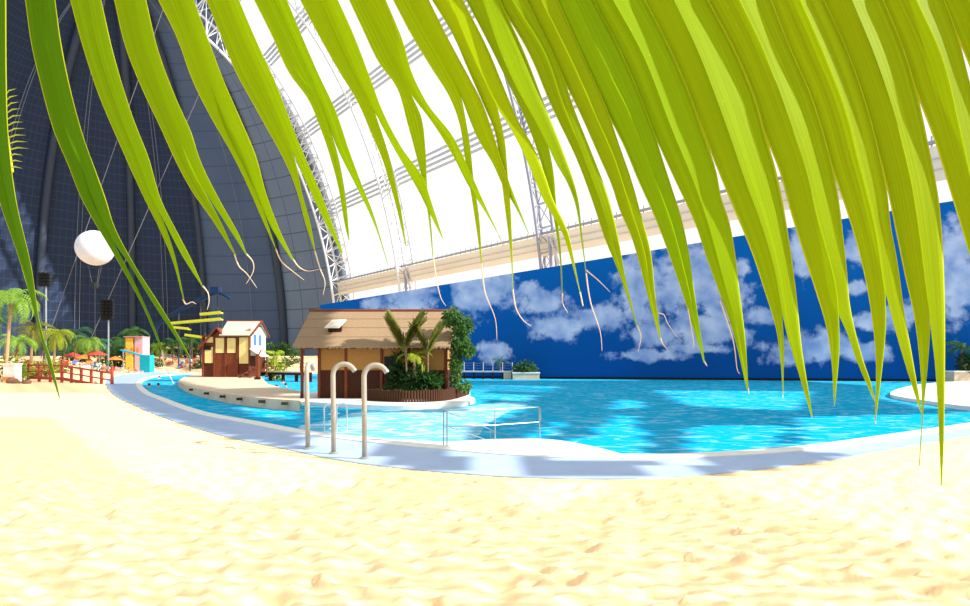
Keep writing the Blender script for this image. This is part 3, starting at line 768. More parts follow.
# ------------------------------------------------------------------ plank hut on the far platform
YH = 67.0
hb = A(226, 377, YH); hb.z = PZ
h1 = thing('plank_hut', 'red brown plank hut with cream panels on the curved concrete platform', 'hut', hb)
def P1(px, py, dy=0.0): return A(px, py, YH+dy)-hb
def quadbox(parent, name, mm, x0, x1, y0, y1, dy, th=.1):
    a, b = P1(x0, y1, 0), P1(x1, y0, 0); c = (a+b)/2
    return MB().box((c.x, dy, c.z), (abs(b.x-a.x), th, abs(b.z-a.z))).build(name, mm, parent)
D1 = 4.6
a, b = P1(202.6, 377), P1(250, 352); W1x0, W1x1, zt = a.x, b.x, b.z
MB().box(((W1x0+W1x1)/2, D1/2, zt/2), (W1x1-W1x0, D1, zt)).build('lower_wall', M['redwood_dk'], h1)
b2 = P1(250, 335)
MB().box(((W1x0+W1x1)/2, D1/2+.05, (zt+b2.z)/2), (W1x1-W1x0-.1, D1-.15, b2.z-zt)).build('upper_wall', M['redwood'], h1)
for (x0, x1, y0, y1) in ((205.2, 213.2, 347, 363), (205.8, 213.2, 337, 342.5), (216, 224.5, 338, 353), (227.5, 236, 338, 353), (239.5, 249, 337.5, 363.5)):
    quadbox(h1, 'cream_panel', M['cream_pane'], x0, x1, y0, y1, -.06, .12)
quadbox(h1, 'letterbox_slot', M['black'], 204.8, 211.5, 346.6, 350, -.13, .1)
for x in (203.2, 214.6, 226, 237.8, 249.6): quadbox(h1, 'wall_post', M['redwood'], x-.7, x+.7, 336, 377, -.08, .2)
quadbox(h1, 'door', M['redwood'], 215.6, 236.8, 354, 376.5, -.05, .08)
# pale right side with windows
MB().box((W1x1+.06, D1/2, (zt+b2.z)/2+.3), (.1, D1-.2, b2.z-zt+1.4)).build('side_siding', M['pale_wall'], h1)
for yy in (1.1, 2.6): MB().box((W1x1+.14, yy, (zt+b2.z)/2+.45), (.06, .8, 1.2)).build('side_window', M['bluec'], h1)
# main roof: ridge along x, plus the little front gable and the left lean-to
def slab(pts, th): 
    pts = [Vector(q) for q in pts]; nn = (pts[1]-pts[0]).cross(pts[2]-pts[0]).normalized()*th
    n = len(pts); mb = MB(); mb.add(pts+[q+nn for q in pts], [tuple(range(n))[::-1], tuple(range(n, 2*n))]+[(i, (i+1) % n, (i+1) % n+n, i+n) for i in range(n)]); return mb
rz_, ezl = P1(240, 321).z, P1(240, 336.3).z
x0, x1 = P1(221.5, 336).x, P1(252.5, 336).x; xr0, xr1 = P1(217, 320).x, P1(250.8, 320).x
recalc(slab([(x0, -.55, ezl), (x1, -.55, ezl), (xr1+.25, 2.3, rz_), (xr0+.2, 2.3, rz_)], .14).build('roof_slope', M['straw_pale'], h1))
recalc(slab([(xr0+.2, 2.3, rz_), (xr1+.25, 2.3, rz_), (x1, 5.1, ezl), (x0, 5.1, ezl)], .14).build('roof_slope', M['straw_pale'], h1))
mb = MB(); mb.tube([(xr0, 2.3, rz_+.14), (xr1+.45, 2.3, rz_+.14)], .1, 6); mb.build('ridge_cap', M['redwood'], h1)
mb = MB(); mb.bar((x1+.05, -.6, ezl+.05), (xr1+.4, 2.3, rz_+.1), .14, .2); mb.bar((x1+.05, 5.1, ezl+.05), (xr1+.4, 2.3, rz_+.1), .14, .2); mb.build('barge_board', M['redwood'], h1)
MB().add([(x1-.4, 0, ezl), (x1-.4, 4.6, ezl), (x1-.4, 2.3, rz_-.1), (x1-.55, 0, ezl), (x1-.55, 4.6, ezl), (x1-.55, 2.3, rz_-.1)], [(0, 1, 2), (5, 4, 3), (0, 3, 4, 1), (1, 4, 5, 2), (2, 5, 3, 0)]).build('side_gable', M['pale_wall'], h1)
# front gable peak at 218,329 with eaves down to 199,350 and 224,338
pk, lo, ro = P1(218, 328.5), P1(199.5, 350), P1(226, 338.5)
recalc(slab([(lo.x, -.5, lo.z), (pk.x, -.5, pk.z), (pk.x, 3.2, pk.z), (lo.x, 3.2, lo.z)], .12).build('lean_roof', M['redwood'], h1))
recalc(slab([(pk.x, -.5, pk.z), (ro.x, -.5, ro.z), (ro.x, 2.0, ro.z), (pk.x, 2.0, pk.z)], .12).build('lean_roof', M['redwood'], h1))
g0, g1, g2 = P1(203.5, 346), P1(218, 330.5), P1(225, 338)
mb = MB(); mb.add([(g0.x, -.02, b2.z-1.2), (g2.x, -.02, b2.z-1.2), (g2.x, -.02, g2.z), (g1.x, -.02, g1.z), (g0.x, -.02, g0.z), (g0.x, .1, b2.z-1.2), (g2.x, .1, b2.z-1.2), (g2.x, .1, g2.z), (g1.x, .1, g1.z), (g0.x, .1, g0.z)],
    [(0, 1, 2, 3, 4), (9, 8, 7, 6, 5)]+[(i, i+5, (i+1) % 5+5, (i+1) % 5) for i in range(5)]); mb.build('front_gable', M['redwood'], h1)
# porch canopy on the right
c0, c1 = P1(252.5, 349), P1(264, 357)
recalc(slab([(c0.x, -.9, c0.z), (c1.x, -.9, c1.z), (c1.x, 1.6, c1.z), (c0.x, 1.6, c0.z)], .1).build('porch_canopy', M['canvas'], h1))
for yy in (-.8, 1.4): MB().tube([(c1.x-.2, yy, 0), (c1.x-.2, yy, c1.z)], .08, 6).build('porch_post', M['redwood'], h1)
# stairs
st = thing('wooden_steps', 'short flight of red brown wooden steps at the plank hut right corner', 'steps', A(246, 379.3, 63.5))
st.location.z = PZ
for k in range(5):
    MB().box((.28*k, .0+.45*k, .22+.24*k), (1.0, .34, .06)).build('tread', M['redwood'], st)
for s in (-.55, .55):
    mb = MB(); mb.bar((-.15+s, -.2, .1), (1.2+s, 2.0, 1.25), .08, .22); mb.build('stringer', M['redwood_dk'], st)
gp = A(257.5, 384, 58.5); gp.z = PZ
gate = thing('gate_post', 'tall wooden post standing between the steps and the footbridge', 'post', gp)
MB().box((0, 0, 1.25), (.28, .28, 2.5)).build('shaft', M['redwood'], gate); MB().box((0, 0, .12), (.5, .4, .24)).build('foot', M['darkwood'], gate)
mb = MB(); mb.bar((0, 0, 2.2), (.3, .2, 2.9), .12, .12); mb.build('arm', M['redwood'], gate)
# footbridge from the platform to the thatched hut
fb0, fb1 = A(260, 370, 72), A(312, 371, 66)
br = thing('footbridge', 'dark edged wooden footbridge crossing the water between the two huts', 'footbridge', (fb0.x, fb0.y, -.1))
z1_ = 1.05
d = fb1-fb0; d.z = 0
mb = MB(); mb.bar((0, 0, z1_), (d.x, d.y, z1_), 1.5, .14); mb.build('deck', M['ochre_slab'], br)
mb = MB(); mb.bar((0, -.8, z1_-.18), (d.x, d.y-.8, z1_-.18), .12, .34); mb.build('edge_beam', M['darkwood'], br)
for k in range(5):
    q = d*(k/4); MB().box((q.x, q.y-.6, .45), (.3, .3, 1.2)).build('pile', M['darkwood'], br)
    MB().tube([(q.x, q.y+.7, z1_), (q.x, q.y+.7, z1_+1.0)], .05, 6).build('rail_post', M['redwood'], br)
mb = MB(); mb.tube([(0, .7, z1_+1.0), (d.x, d.y+.7, z1_+1.0)], .05, 6); mb.tube([(0, .7, z1_+.55), (d.x, d.y+.7, z1_+.55)], .035, 6); mb.build('handrail', M['redwood'], br)
bp_ = A(271, 368, 70); bp_.z = 1.15
palm('potted_palm', 'yellow green palm beside the plank hut, behind the footbridge', (bp_.x, bp_.y+1.2, -.1), 2.9, 2.2, 12, M['green_yel'], M['bark_pale'], 44, .05, rt=.1, droop=110, npair=14)
bush('leafy_bush', 'yellow green bush at the foot of the palm behind the footbridge', 'shrub', (bp_.x+.2, bp_.y+1.4, -.1), (.95, .6, 1.15), 220, .6, M['green_yel'], 45)

# ------------------------------------------------------------------ showers on the paving
def shower(label, bx, by, tx, ty, hook, rzv):
    b = G(bx, by, .02); t_ = thing('beach_shower', label, 'shower', b)
    s = b.y/F; h = (by-ty)*s; lean = (tx-bx)*s; r = .060
    hr = .27
    pts = [Vector((0, 0, .0)), Vector((lean*.5, 0, h*.5)), Vector((lean, 0, h-hr))]
    dirv = Vector((math.cos(rzv), math.sin(rzv), 0))
    for k in range(1, 13):
        a = R(150)*k/12
        pts.append(Vector((lean, 0, h-hr))+dirv*(hr*(1-math.cos(a)))+UP*(hr*math.sin(a)))
    MB().tube(pts, r, 14).build('pipe', M['shower'], t_, smooth=True)
    e = pts[-1]; dv = (pts[-1]-pts[-2]).normalized()
    MB().tube([e-dv*.01, e+dv*.05], [r*1.08, r*1.08], 14).build('nozzle', M['steel'], t_)
    MB().tube([e+dv*.045, e+dv*.055], r*.8, 14).build('mouth', M['shower_end'], t_)
    MB().lathe([(.12, 0), (.12, .02), (.09, .035), (.075, .05)], 16).build('base_flange', M['steel'], t_)
    MB().box((0, -r-.02, 1.05), (.07, .05, .07)).build('push_button', M['steel'], t_)
    return t_
shower('straight looking cream shower pipe standing left of the other two showers', 308, 449, 306.5, 363, 0, R(88))
shower('cream hooked shower pipe standing between two other showers', 333.8, 453.6, 333, 364, 1, 0)
shower('cream hooked shower pipe nearest the ramp railing and the sand', 364.6, 458.6, 364, 365, 1, 0)

# pool ladder handrail, two bent white tubes
lb = G(329, 432.5, -.06)
ld = thing('pool_ladder', 'small white pool ladder rail behind the middle shower', 'ladder', lb); s = lb.y/F
for (x0, x1) in ((-7.2, 7.6), (-5.2, 5.6)):
    pass
for k, (dx, dy) in enumerate(((-.155, 0), (.165, .35))):
    mb = MB(); mb.tube([(dx, dy, -.1), (dx, dy, .80), (dx+.05, dy+.06, .90), (dx+.18, dy+.3, .90), (dx+.24, dy+.42, .80), (dx+.24, dy+.42, -.1)], .024, 8); mb.build('rail', M['white'], ld, smooth=True)
for z in (.1, .34, .58): MB().bar((-.06, .25, z), (.2, .55, z), .06, .03).build('rung', M['white'], ld)

# ramp railing
rb = G(444, 446.5, .02)
rl = thing('ramp_railing', 'thin steel two bar railing at the shallow entry of the pool', 'railing', rb)
def RL(px, py, Y): return A(px, py, Y)-rb
Yr = rb.y
f0, f1, f2 = (443.5, 445, Yr), (495, 441.5, Yr+.9), (540, 438, Yr+1.8)
tops = [(443.5, 410.5), (495, 409.5), (539, 407)]
mids = [(443.5, 427), (495, 425), (539, 422)]
for (q, tp_) in zip((f0, f1, f2), tops):
    mb = MB(); mb.tube([RL(*q), RL(tp_[0], tp_[1], q[2])], .016, 8); mb.build('post', M['steel'], rl)
mb = MB(); mb.tube([RL(447, 446, Yr-.25), RL(447, 412, Yr-.25)], .016, 8); mb.build('post', M['steel'], rl)
mb = MB(); mb.tube([RL(490.5, 440, Yr+2.2), RL(490.5, 430, Yr+2.2)], .012, 8); mb.build('post', M['steel'], rl)
MB().tube([RL(447, 412, Yr-.25)]+[RL(tops[i][0], tops[i][1], (f0, f1, f2)[i][2]) for i in range(3)]+[RL(540.5, 410, f2[2]), RL(540.5, 421, f2[2])], .016, 8).build('top_rail', M['steel'], rl)
MB().tube([RL(mids[i][0], mids[i][1], (f0, f1, f2)[i][2]) for i in range(3)], .012, 8).build('mid_rail', M['steel'], rl)
MB().tube([RL(449, 413, Yr+.2), RL(472, 421, Yr+1.2), RL(496, 432, Yr+2.2), RL(515, 440, Yr+2.9)], .012, 8).build('far_rail', M['steel'], rl)
MB().tube([RL(449, 427, Yr+.2), RL(470, 434, Yr+1.2), RL(490, 441, Yr+2.2)], .011, 8).build('far_rail', M['steel'], rl)

# ------------------------------------------------------------------ boardwalk and planters along the mural
bw0, bw1 = A(455, 372, 76.5), A(512, 372.5, 75.2)
bw = thing('boardwalk', 'grey railed boardwalk on piles along the foot of the mural', 'boardwalk', (bw0.x, bw0.y, WZ)); d = bw1-bw0; d.z = 0; zd = .95
MB().bar((0, 0, zd), (d.x, d.y, zd), 1.6, .16).build('deck', M['pale_sheet'], bw)
for k in range(7):
    q = d*(k/6); MB().box((q.x, q.y-.5, zd/2-.1), (.24, .24, zd+.2)).build('pile', M['darkwood'], bw)
    MB().tube([(q.x, q.y-.7, zd), (q.x, q.y-.7, zd+1.15)], .05, 6).build('rail_post', M['pale_sheet'], bw)
for z in (.5, .82, 1.12):
    mb = MB(); pts = []
    for k in range(25):
        u = k/24; sag = .10*math.sin(math.pi*((u*6) % 1)); pts.append((d.x*u, d.y*u-.7, zd+z-sag))
    mb.tube(pts, .03, 5); mb.build('rope_rail', M['rope'], bw)
MB().box((d.x*.92, d.y*.92-.4, .5), (1.0, .6, 1.1)).build('pier_block', M['ochre_slab'], bw)
def planter(label, px0, px1, py0, py1, Y):
    a, b = A(px0, py1, Y), A(px1, py0, Y); z0 = WZ; a.z = z0
    t_ = thing('planter', label, 'planter', ((a.x+b.x)/2, Y, z0)); w = b.x-a.x; h = b.z-z0
    mb = MB(); mb.prism([(-w/2, -.7), (w/2, -.7), (w/2, .7), (-w/2, .7)], 0, h); mb.build('box', M['ochre_slab'], t_)
    MB().box((0, 0, h-.03), (w+.16, 1.56, .14)).build('rim', M['coping'], t_)
    return t_, h
p1, ph1 = planter('beige planter box in the water at the left foot of the mural', 512.5, 539, 372.5, 379, 74.3)
p2, ph2 = planter('beige planter box on the white spit at the right end of the mural', 949, 985, 371, 379.2, 62.5)
z_ = WZ+ph1+.04
bush('planter_shrub', 'dark leafy shrub growing in the beige planter left of the mural', 'shrub', (A(525, 372, 74.3).x, 74.3, z_), (1.25, .5, .62), 260, .6, M['green_dk'], 51)
palm('small_palm', 'small dark palm on the boardwalk in front of the lowest mural cloud', (A(500, 370, 75.0).x, 75.4, .93), 1.2, 1.5, 10, M['green_teal'], M['trunk'], 52, .04, rt=.09, npair=12)
palm('planter_palm', 'dark palm in the beige planter at the right edge', (A(962, 371, 62.5).x, 62.5, WZ+ph2+.04), 2.2, 2.4, 13, M['green_dk'], M['trunk'], 53, .05, rt=.12, npair=14)
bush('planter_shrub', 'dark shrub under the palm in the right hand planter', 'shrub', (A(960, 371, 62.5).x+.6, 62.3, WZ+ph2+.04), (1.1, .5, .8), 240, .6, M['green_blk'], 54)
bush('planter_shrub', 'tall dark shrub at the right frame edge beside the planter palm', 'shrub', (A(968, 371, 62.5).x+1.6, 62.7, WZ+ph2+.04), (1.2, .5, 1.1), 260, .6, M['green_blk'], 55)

# ------------------------------------------------------------------ far left: beach terrace with palms, railing, loungers, people
def base_at(px, py, Y):
    v = A(px, py, Y); return v
def on_ground(px, Y):
    x = (px-HX)*Y/F; return Vector((x, Y, sand_z(x, Y, False)))
# red railing enclosure
ra, rb_, rc = G(28.5, 381.5), G(62, 383), G(112, 384.5)
rz0 = [on_ground(28.5, ra.y), on_ground(62, rb_.y), on_ground(112, rc.y)]
rail = thing('beach_railing', 'red wooden railing around a sunken terrace on the far beach', 'railing', rz0[0])
nodes = [rz0[0].lerp(rz0[1], k/3) for k in range(3)]+[rz0[1].lerp(rz0[2], k/5) for k in range(6)]
inv = rz0[0]
for v in nodes:
    MB().box(v-inv+Vector((0, 0, .85)), (.2, .2, 1.9)).build('post', M['redrail'], rail)
for (zz, w) in ((.38, .3), (1.05, .12), (1.7, .16)):
    mb = MB()
    for a_, b_ in zip(nodes, nodes[1:]): mb.bar(a_-inv+UP*zz, b_-inv+UP*zz, .1, w)
    mb.build('rail', M['redrail'], rail)
back_d = lambda v: Vector((v.x/v.y*8, 8, .3))
for v in (nodes[0], nodes[3], nodes[-1]):
    mb = MB()
    for zz in (.5, 1.8): mb.bar(v-inv+UP*zz, v-inv+back_d(v)+UP*zz, .1, .16)
    mb.box(v-inv+back_d(v)+UP*.8, (.2, .2, 2.4)); mb.build('side_rail', M['redrail'], rail)
# white kiosk block with red trim and stones beside it
kb = on_ground(12.5, 59.8)
ks = thing('beach_stall', 'small white beach stall with orange trim beside the flower bed', 'stall', kb)
MB().box((0, 0, .9), (1.15, .9, 1.8)).build('counter_box', M['white'], ks); MB().box((0, -.5, .4), (1.2, .12, .35)).build('trim_board', M['orange'], ks)
MB().box((0, 0, 1.85), (1.3, 1.05, .12)).build('top_board', M['white'], ks)
for (px, Y, s_, lab, mm) in ((12, 58, .55, 'brown boulder on the sand in front of the white beach stall', 'trunk'), (17, 57.5, .35, 'small brown stone right of the boulder by the white beach stall', 'trunk'), (27, 57, .4, 'low brown stone on the sand near the left end of the red railing', 'trunk')):
    b = on_ground(px, Y); mb = MB(); mb.ball((0, 0, s_*.35), s_, 8, .6); o = mb.build('boulder', M[mm], None, True)
    for v in o.data.vertices: v.co *= 1+.25*noise.noise(v.co*2.3+Vector((px, 0, 0)))
    o.location = b; tag(o, lab, 'rock')

# palms of the terrace
pal_list = [
    (6, 60, 62, 8.6, 3.3, 14, 'green', 'bark_pale', 'big palm cut by the left frame edge above the flower bed'),
    (-6, 60, 66, 6.5, 3.0, 12, 'green_dk', 'trunk', 'dark palm half out of frame at the left edge'),
    (16, 66, 74, 4.2, 2.7, 13, 'green', 'trunk', 'low palm behind the white beach stall'),
    (31, 72, 84, 5.6, 3.0, 13, 'green_olive', 'bark_pale', 'palm with a leaning trunk left of the tall floodlight among the left palms'),
    (54, 78, 88, 4.9, 2.9, 15, 'green_yel', 'bark_pale', 'bright yellow green palm with a pale trunk behind the red railing'),
    (75, 96, 104, 6.0, 3.2, 14, 'green_teal', 'trunk', 'blue green palm under the white balloon'),
    (89, 96, 100, 3.9, 2.9, 15, 'green', 'trunk', 'round bushy palm left of the lamp mast'),
    (99, 108, 112, 4.6, 3.0, 13, 'green_teal', 'trunk', 'teal palm right behind the lamp mast'),
    (123, 118, 122, 5.0, 3.4, 14, 'green_dk', 'trunk', 'dark palm standing left of the yellow play house'),
    (133, 126, 130, 6.6, 3.8, 13, 'green_dk', 'trunk', 'tall dark palm with drooping crown above the yellow play house'),
    (173, 140, 140, 4.4, 3.6, 14, 'green_dk', 'trunk', 'dark palm under the yellow green slide'),
    (192, 146, 146, 4.2, 3.6, 14, 'green_dk', 'trunk', 'dark palm left of the plank hut roof'),
    (160, 138, 138, 3.6, 3.0, 12, 'green', 'trunk', 'small green palm at the foot of the dark blue slide'),
    (44, 92, 96, 4.2, 2.8, 12, 'green_dk', 'trunk', 'dark palm behind the lamp mast of the left palm group'),
    (64, 104, 110, 4.4, 3.0, 12, 'green_dk', 'trunk', 'dark green palm between the bright palm and the blue green palm'),
]
for i, (px, _, Y, h, cr, nf, gm, bm_, lab) in enumerate(pal_list):
    b = on_ground(px, Y); palm('palm_tree', lab, b, h, cr*1.2, nf+4, M[gm], M[bm_], 100+i, .06, rt=.15, droop=125, npair=13)
# planting bed with red and yellow flowers
bed = [(2, 62.5, 1.9, 'green_dk', 'flower', 'red flowering bush at the left frame edge'), (9, 64, 1.9, 'green', 'flower', 'red flowering bush behind the white beach stall'),
       (23, 70, 1.1, 'green_yel', None, 'yellow green bush right of the white beach stall'), (33, 73, 1.2, 'green_yel', 'flower', 'yellow green bush with orange flowers right of the stall'),
       (41, 72, 1.0, 'green_olive', 'flower', 'olive bush with red flowers at the left of the railing terrace'), (53, 79, 1.1, 'green_yel', None, 'pale yellow bush at the foot of the bright palm'),
       (62, 80, .8, 'green_olive', None, 'small olive bush beside the pale yellow bush'), (104, 92, 1.3, 'green_dk', None, 'dark green bush at the foot of the lamp mast'), (16, 63, 1.0, 'green', None, 'green bush touching the right side of the white beach stall')]
for i, (px, Y, r, gm, fl_, lab) in enumerate(bed):
    b = on_ground(px, Y); bush('flower_bush' if fl_ else 'leafy_bush', lab, 'shrub', b, (r*1.1, r*.8, r*.8), 170, .45, M[gm], 200+i, extra=(M[fl_], 60) if fl_ else None)
# backdrop hedge of small shrubs in front of the dome foot
for i, px in enumerate((70, 82, 110, 118, 148, 160, 178, 196, 268, 280, 292)):
    Y = 150 if px > 140 else 120
    b = on_ground(px, Y)
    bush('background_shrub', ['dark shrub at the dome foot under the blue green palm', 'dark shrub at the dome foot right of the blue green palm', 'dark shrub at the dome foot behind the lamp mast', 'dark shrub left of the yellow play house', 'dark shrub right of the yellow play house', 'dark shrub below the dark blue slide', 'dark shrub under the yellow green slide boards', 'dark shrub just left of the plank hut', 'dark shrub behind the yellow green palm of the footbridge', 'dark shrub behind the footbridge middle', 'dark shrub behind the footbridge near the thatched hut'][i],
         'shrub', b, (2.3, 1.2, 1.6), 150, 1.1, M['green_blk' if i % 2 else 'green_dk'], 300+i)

for px, Y, lab in ((268, 128, 'low green shrub behind the plank hut right side, above the footbridge'), (281, 122, 'low green shrub above the middle of the footbridge'), (293, 126, 'low green shrub above the footbridge end at the thatched hut'), (154, 133, 'low green shrub right of the turquoise block'), (199, 134, 'low green shrub touching the plank hut left side')):
    bush('low_shrub', lab, 'shrub', on_ground(px, Y), (2.2, 1.0, .9), 170, .7, M['green_dk'], 400+px)
# floodlight masts
def mast(px, Y, top, n, label):
    b = on_ground(px, Y); t_ = thing('floodlight_mast', label, 'floodlight', b); h = A(px, top, Y).z-b.z
    MB().tube([(0, 0, 0), (0, 0, h)], .11, 6).build('pole', M['grey_steel'], t_)
    s = Y/F
    for k in range(n):
        zz = h-(k+.5)*3.2*s
        MB().bar((-5*s, 0, zz), (5*s, 0, zz), .06, .06).build('crossbar', M['grey_steel'], t_)
        for x in (-3.6, 0, 3.6):
            mb = MB(); mb.tube([(x*s, -.5, zz-.25), (x*s, .25, zz+.1)], [.44 if n > 5 else .36, .2], 8); mb.build('lamp_head', M['black'], t_)
    return t_
mast(108.5, 96, 299, 6, 'tall mast with a stack of black floodlights above the round bushy palm')
mast(46, 86, 272, 4, 'tall mast of black floodlights rising from the left palms')

# white tethered balloon
bc = A(95, 248, 120); br_ = 17.3*120/F
bl = thing('tethered_balloon', 'white round balloon tethered by ropes before the dark dome', 'balloon', (bc.x, bc.y, bc.z-br_))
mb = MB(); mb.ball((0, 0, br_), br_, 20); mb.build('envelope', M['ball'], bl, True)
mb = MB(); mb.tube([(br_*math.cos(a*math.pi/12)*1.003, br_*math.sin(a*math.pi/12)*1.003, br_) for a in range(25)], .03, 5); mb.build('seam', M['pale_sheet'], bl)
gz = A(92, 288, 120).z-(bc.z-br_)
for (x, y) in ((-.6, 0), (.6, 0), (0, .6)): MB().tube([(x*2.4, y*2.4, .5), (x, y, gz+1.0)], .03, 4).build('rigging', M['rope'], bl)
MB().lathe([(.55, gz), (.7, gz+.2), (.75, gz+1.0), (.6, gz+1.0)], 10).build('basket', M['basket'], bl)
MB().tube([(0, 0, gz), (-.2, .3, on_ground(92, 120).z-(bc.z-br_))], .03, 4).build('mooring_line', M['rope'], bl)
for (a_, b_, lab) in (((92, 212), (57, 312), 'left grey mooring rope slanting down behind the balloon'), ((150, 205), (121, 262), 'right grey mooring rope slanting up beside the balloon')):
    p0, p1 = A(*a_, 124), A(*b_, 124)
    if a_[0] == 150: p1 = A(100, 318, 124); 
    g = on_ground(b_[0] if a_[0] == 92 else 88, 124); p1 = p0+(p1-p0)*((p0.z-g.z)/max(.1, p0.z-p1.z))
    up = p0+(p0-p1)*1.6
    o = MB().tube([Vector((0, 0, 0)), up-p1], .07, 5).build('mooring_rope', M['rope']); o.location = p1; tag(o, lab, 'rope')

# water slides beyond the pool end
YS = 134.0
sb = on_ground(160, YS); sl = thing('water_slide', 'dark blue curved water slide on posts beyond the pool end', 'water slide', sb)
pts = [A(*q, YS)-sb for q in ((156, 340), (156, 329), (163, 320), (178, 311), (193, 303), (206, 297), (216, 293), (224, 295), (230, 299))]
mb = MB(); mb.tube(spline(pts, 6), .42, 8); mb.build('chute', M['slide_blue'], sl, True)
MB().box(A(216, 290.5, YS)-sb, (1.8, 1.8, 1.5)).build('start_box', M['slide_blue'], sl)
for q in ((178, 312), (200, 300), (217, 296)):
    v = A(*q, YS)-sb; MB().tube([Vector((v.x, v.y+.3, -.3)), v+Vector((0, .3, 0))], .16, 6).build('post', M['slidepost'], sl)
YT = 128.0
tb = on_ground(200, YT); ys = thing('slide_tower', 'yellow green tiered slide boards on posts behind the plank hut', 'water slide', tb)
for (q0, q1) in (((171, 324), (222, 319.5)), ((201, 315), (222, 313)), ((175, 328), (190, 329.5)), ((186, 335.5), (204, 338))):
    v0, v1 = A(*q0, YT)-tb, A(*q1, YT)-tb
    mb = MB(); mb.bar(v0, v1, 1.2, .28); mb.bar(v0+Vector((0, -.6, .15)), v1+Vector((0, -.6, .15)), .1, .5); mb.build('slide_board', M['slide_yellow'], ys)
for q in ((203, 316), (220, 313), (188, 322)):
    v = A(*q, YT)-tb; MB().tube([Vector((v.x, .9, -.4)), v+Vector((0, .9, 0))], .14, 6).build('post', M['slidepost'], ys)
# yellow play house with turquoise slide
pb = on_ground(137, 118); ph = thing('play_house', 'yellow and pink play house beyond the pool deck', 'play house', pb); s = 118/F
zt_ = A(137, 338, 118).z-pb.z
MB().box((-.9, 0, zt_*.5), (7*s, 2.2, zt_)).build('yellow_wall', M['yellow_wall'], ph); MB().box((.9, .2, zt_*.5), (8*s, 2.4, zt_*1.05)).build('pink_wall', M['pink_wall'], ph)
MB().box((0, 0, zt_+.2), (18*s, 2.8, .16)).build('flat_roof', M['pinkc'], ph)
for x in (-1.4, -.3, .8): MB().box((x, -1.25, zt_*.62), (.5, .1, .9)).build('window', M['orange'], ph)
tb2 = on_ground(146, 112); tq = thing('toddler_slide', 'turquoise slide and block in front of the yellow play house', 'slide', tb2); s = 112/F
v0, v1 = A(122, 350, 112)-tb2, A(146, 356.5, 112)-tb2
MB().bar(v0, v1, 1.4, .22).build('chute', M['turq'], tq); MB().box(((147-146)*s, 0, (A(147, 355, 112).z-tb2.z)/2), (10*s, 1.6, A(147, 355, 112).z-tb2.z)).build('block', M['turq'], tq)
MB().tube([Vector((v0.x, .4, -.2)), v0+Vector((0, .4, 0))], .1, 6).build('post', M['white'], tq)

# sun loungers on the terrace
def lounger(label, loc, rz, cloth):
    t_ = thing('sun_lounger', label, 'sun lounger', loc, rz, 'sun loungers on the far terrace')
    mb = MB(); mb.box((0, .3, .32), (.7, 1.4, .08)); mb.build('seat', cloth, t_)
    mb = MB(); mb.box((0, -.62, .58), (.7, .75, .08), Matrix.Rotation(R(-42), 3, 'X')); mb.build('backrest', cloth, t_)
    for (x, y) in ((-.3, .9), (.3, .9), (-.3, -.35), (.3, -.35)): MB().box((x, y, .14), (.06, .06, .3)).build('leg', M['white'], t_)
    return t_
cl = ['red', 'white', 'pinkc', 'bluec', 'orange']; cn = {'red': 'red', 'white': 'white', 'pinkc': 'pink', 'bluec': 'blue', 'orange': 'orange'}
where = [(66, 94, 'behind the red railing left part'), (73, 96, 'behind the red railing, under the blue green palm'), (80, 92, 'behind the red railing middle'), (87, 98, 'in front of the round bushy palm'), (94, 95, 'behind the red railing right part'),
         (100, 101, 'left of the dark bush by the lamp mast'), (112, 104, 'right of the lamp mast'), (118, 108, 'at the left end of the turquoise slide'), (124, 106, 'below the turquoise slide'), (131, 104, 'in front of the turquoise slide'),
         (138, 106, 'in front of the turquoise block'), (158, 138, 'below the dark blue slide'), (164, 140, 'right of the dark blue slide foot'), (170, 138, 'beyond the pool end, left of its middle'), (176, 142, 'beyond the pool end middle'), (182, 139, 'beyond the pool end, right of its middle'),
         (188, 141, 'far beyond the pool end near the plank hut'), (195, 138, 'just left of the plank hut')]
for i, (px, Y, w) in enumerate(where):
    c = cl[(i*3+i//4) % 5]; lounger('small %s sun lounger %s' % (cn[c], w), on_ground(px, Y), R(20+random.uniform(-30, 30)+180*(i % 2)), M[c])

rnd_ = random.Random(5)
for k in range(80):
    if k < 62: px, Y = rnd_.uniform(148, 202), rnd_.uniform(133, 158)
    else: px, Y = rnd_.uniform(64, 128), rnd_.uniform(92, 112)
    c = cl[k % 5]
    lounger('tiny %s sun lounger in the crowded rows %s' % (cn[c], 'left of the plank hut' if k < 62 else 'behind the red railing'), on_ground(px, Y), rnd_.uniform(0, 6.28), M[c])
# parasols of brown thatch
def parasol(label, loc, cloth, s=1.0):
    t_ = thing('beach_parasol', label, 'parasol', loc, 0, 'parasols on the far terrace', s)
    MB().tube([(0, 0, 0), (0, 0, 2.5)], .05, 6).build('pole', M['redwood'], t_)
    MB().lathe([(1.55, 1.95), (1.5, 2.05), (.8, 2.4), (.06, 2.75), (.02, 2.7), (.7, 2.3)], 10).build('canopy', cloth, t_); return t_
for (px, Y, c, lab) in ((97, 100, 'red', 'red parasol behind the right end of the red railing'), (116, 112, 'orange', 'orange parasol left of the turquoise slide'), (85, 104, 'orange', 'orange parasol in front of the round bushy palm'), (165, 146, 'straw', 'brown straw parasol right of the dark blue slide foot'), (178, 150, 'straw', 'brown straw parasol beyond the pool end middle'), (190, 148, 'straw', 'brown straw parasol near the plank hut left side'), (73, 106, 'red', 'red parasol under the blue green palm')):
    parasol(lab, on_ground(px, Y), M[c])

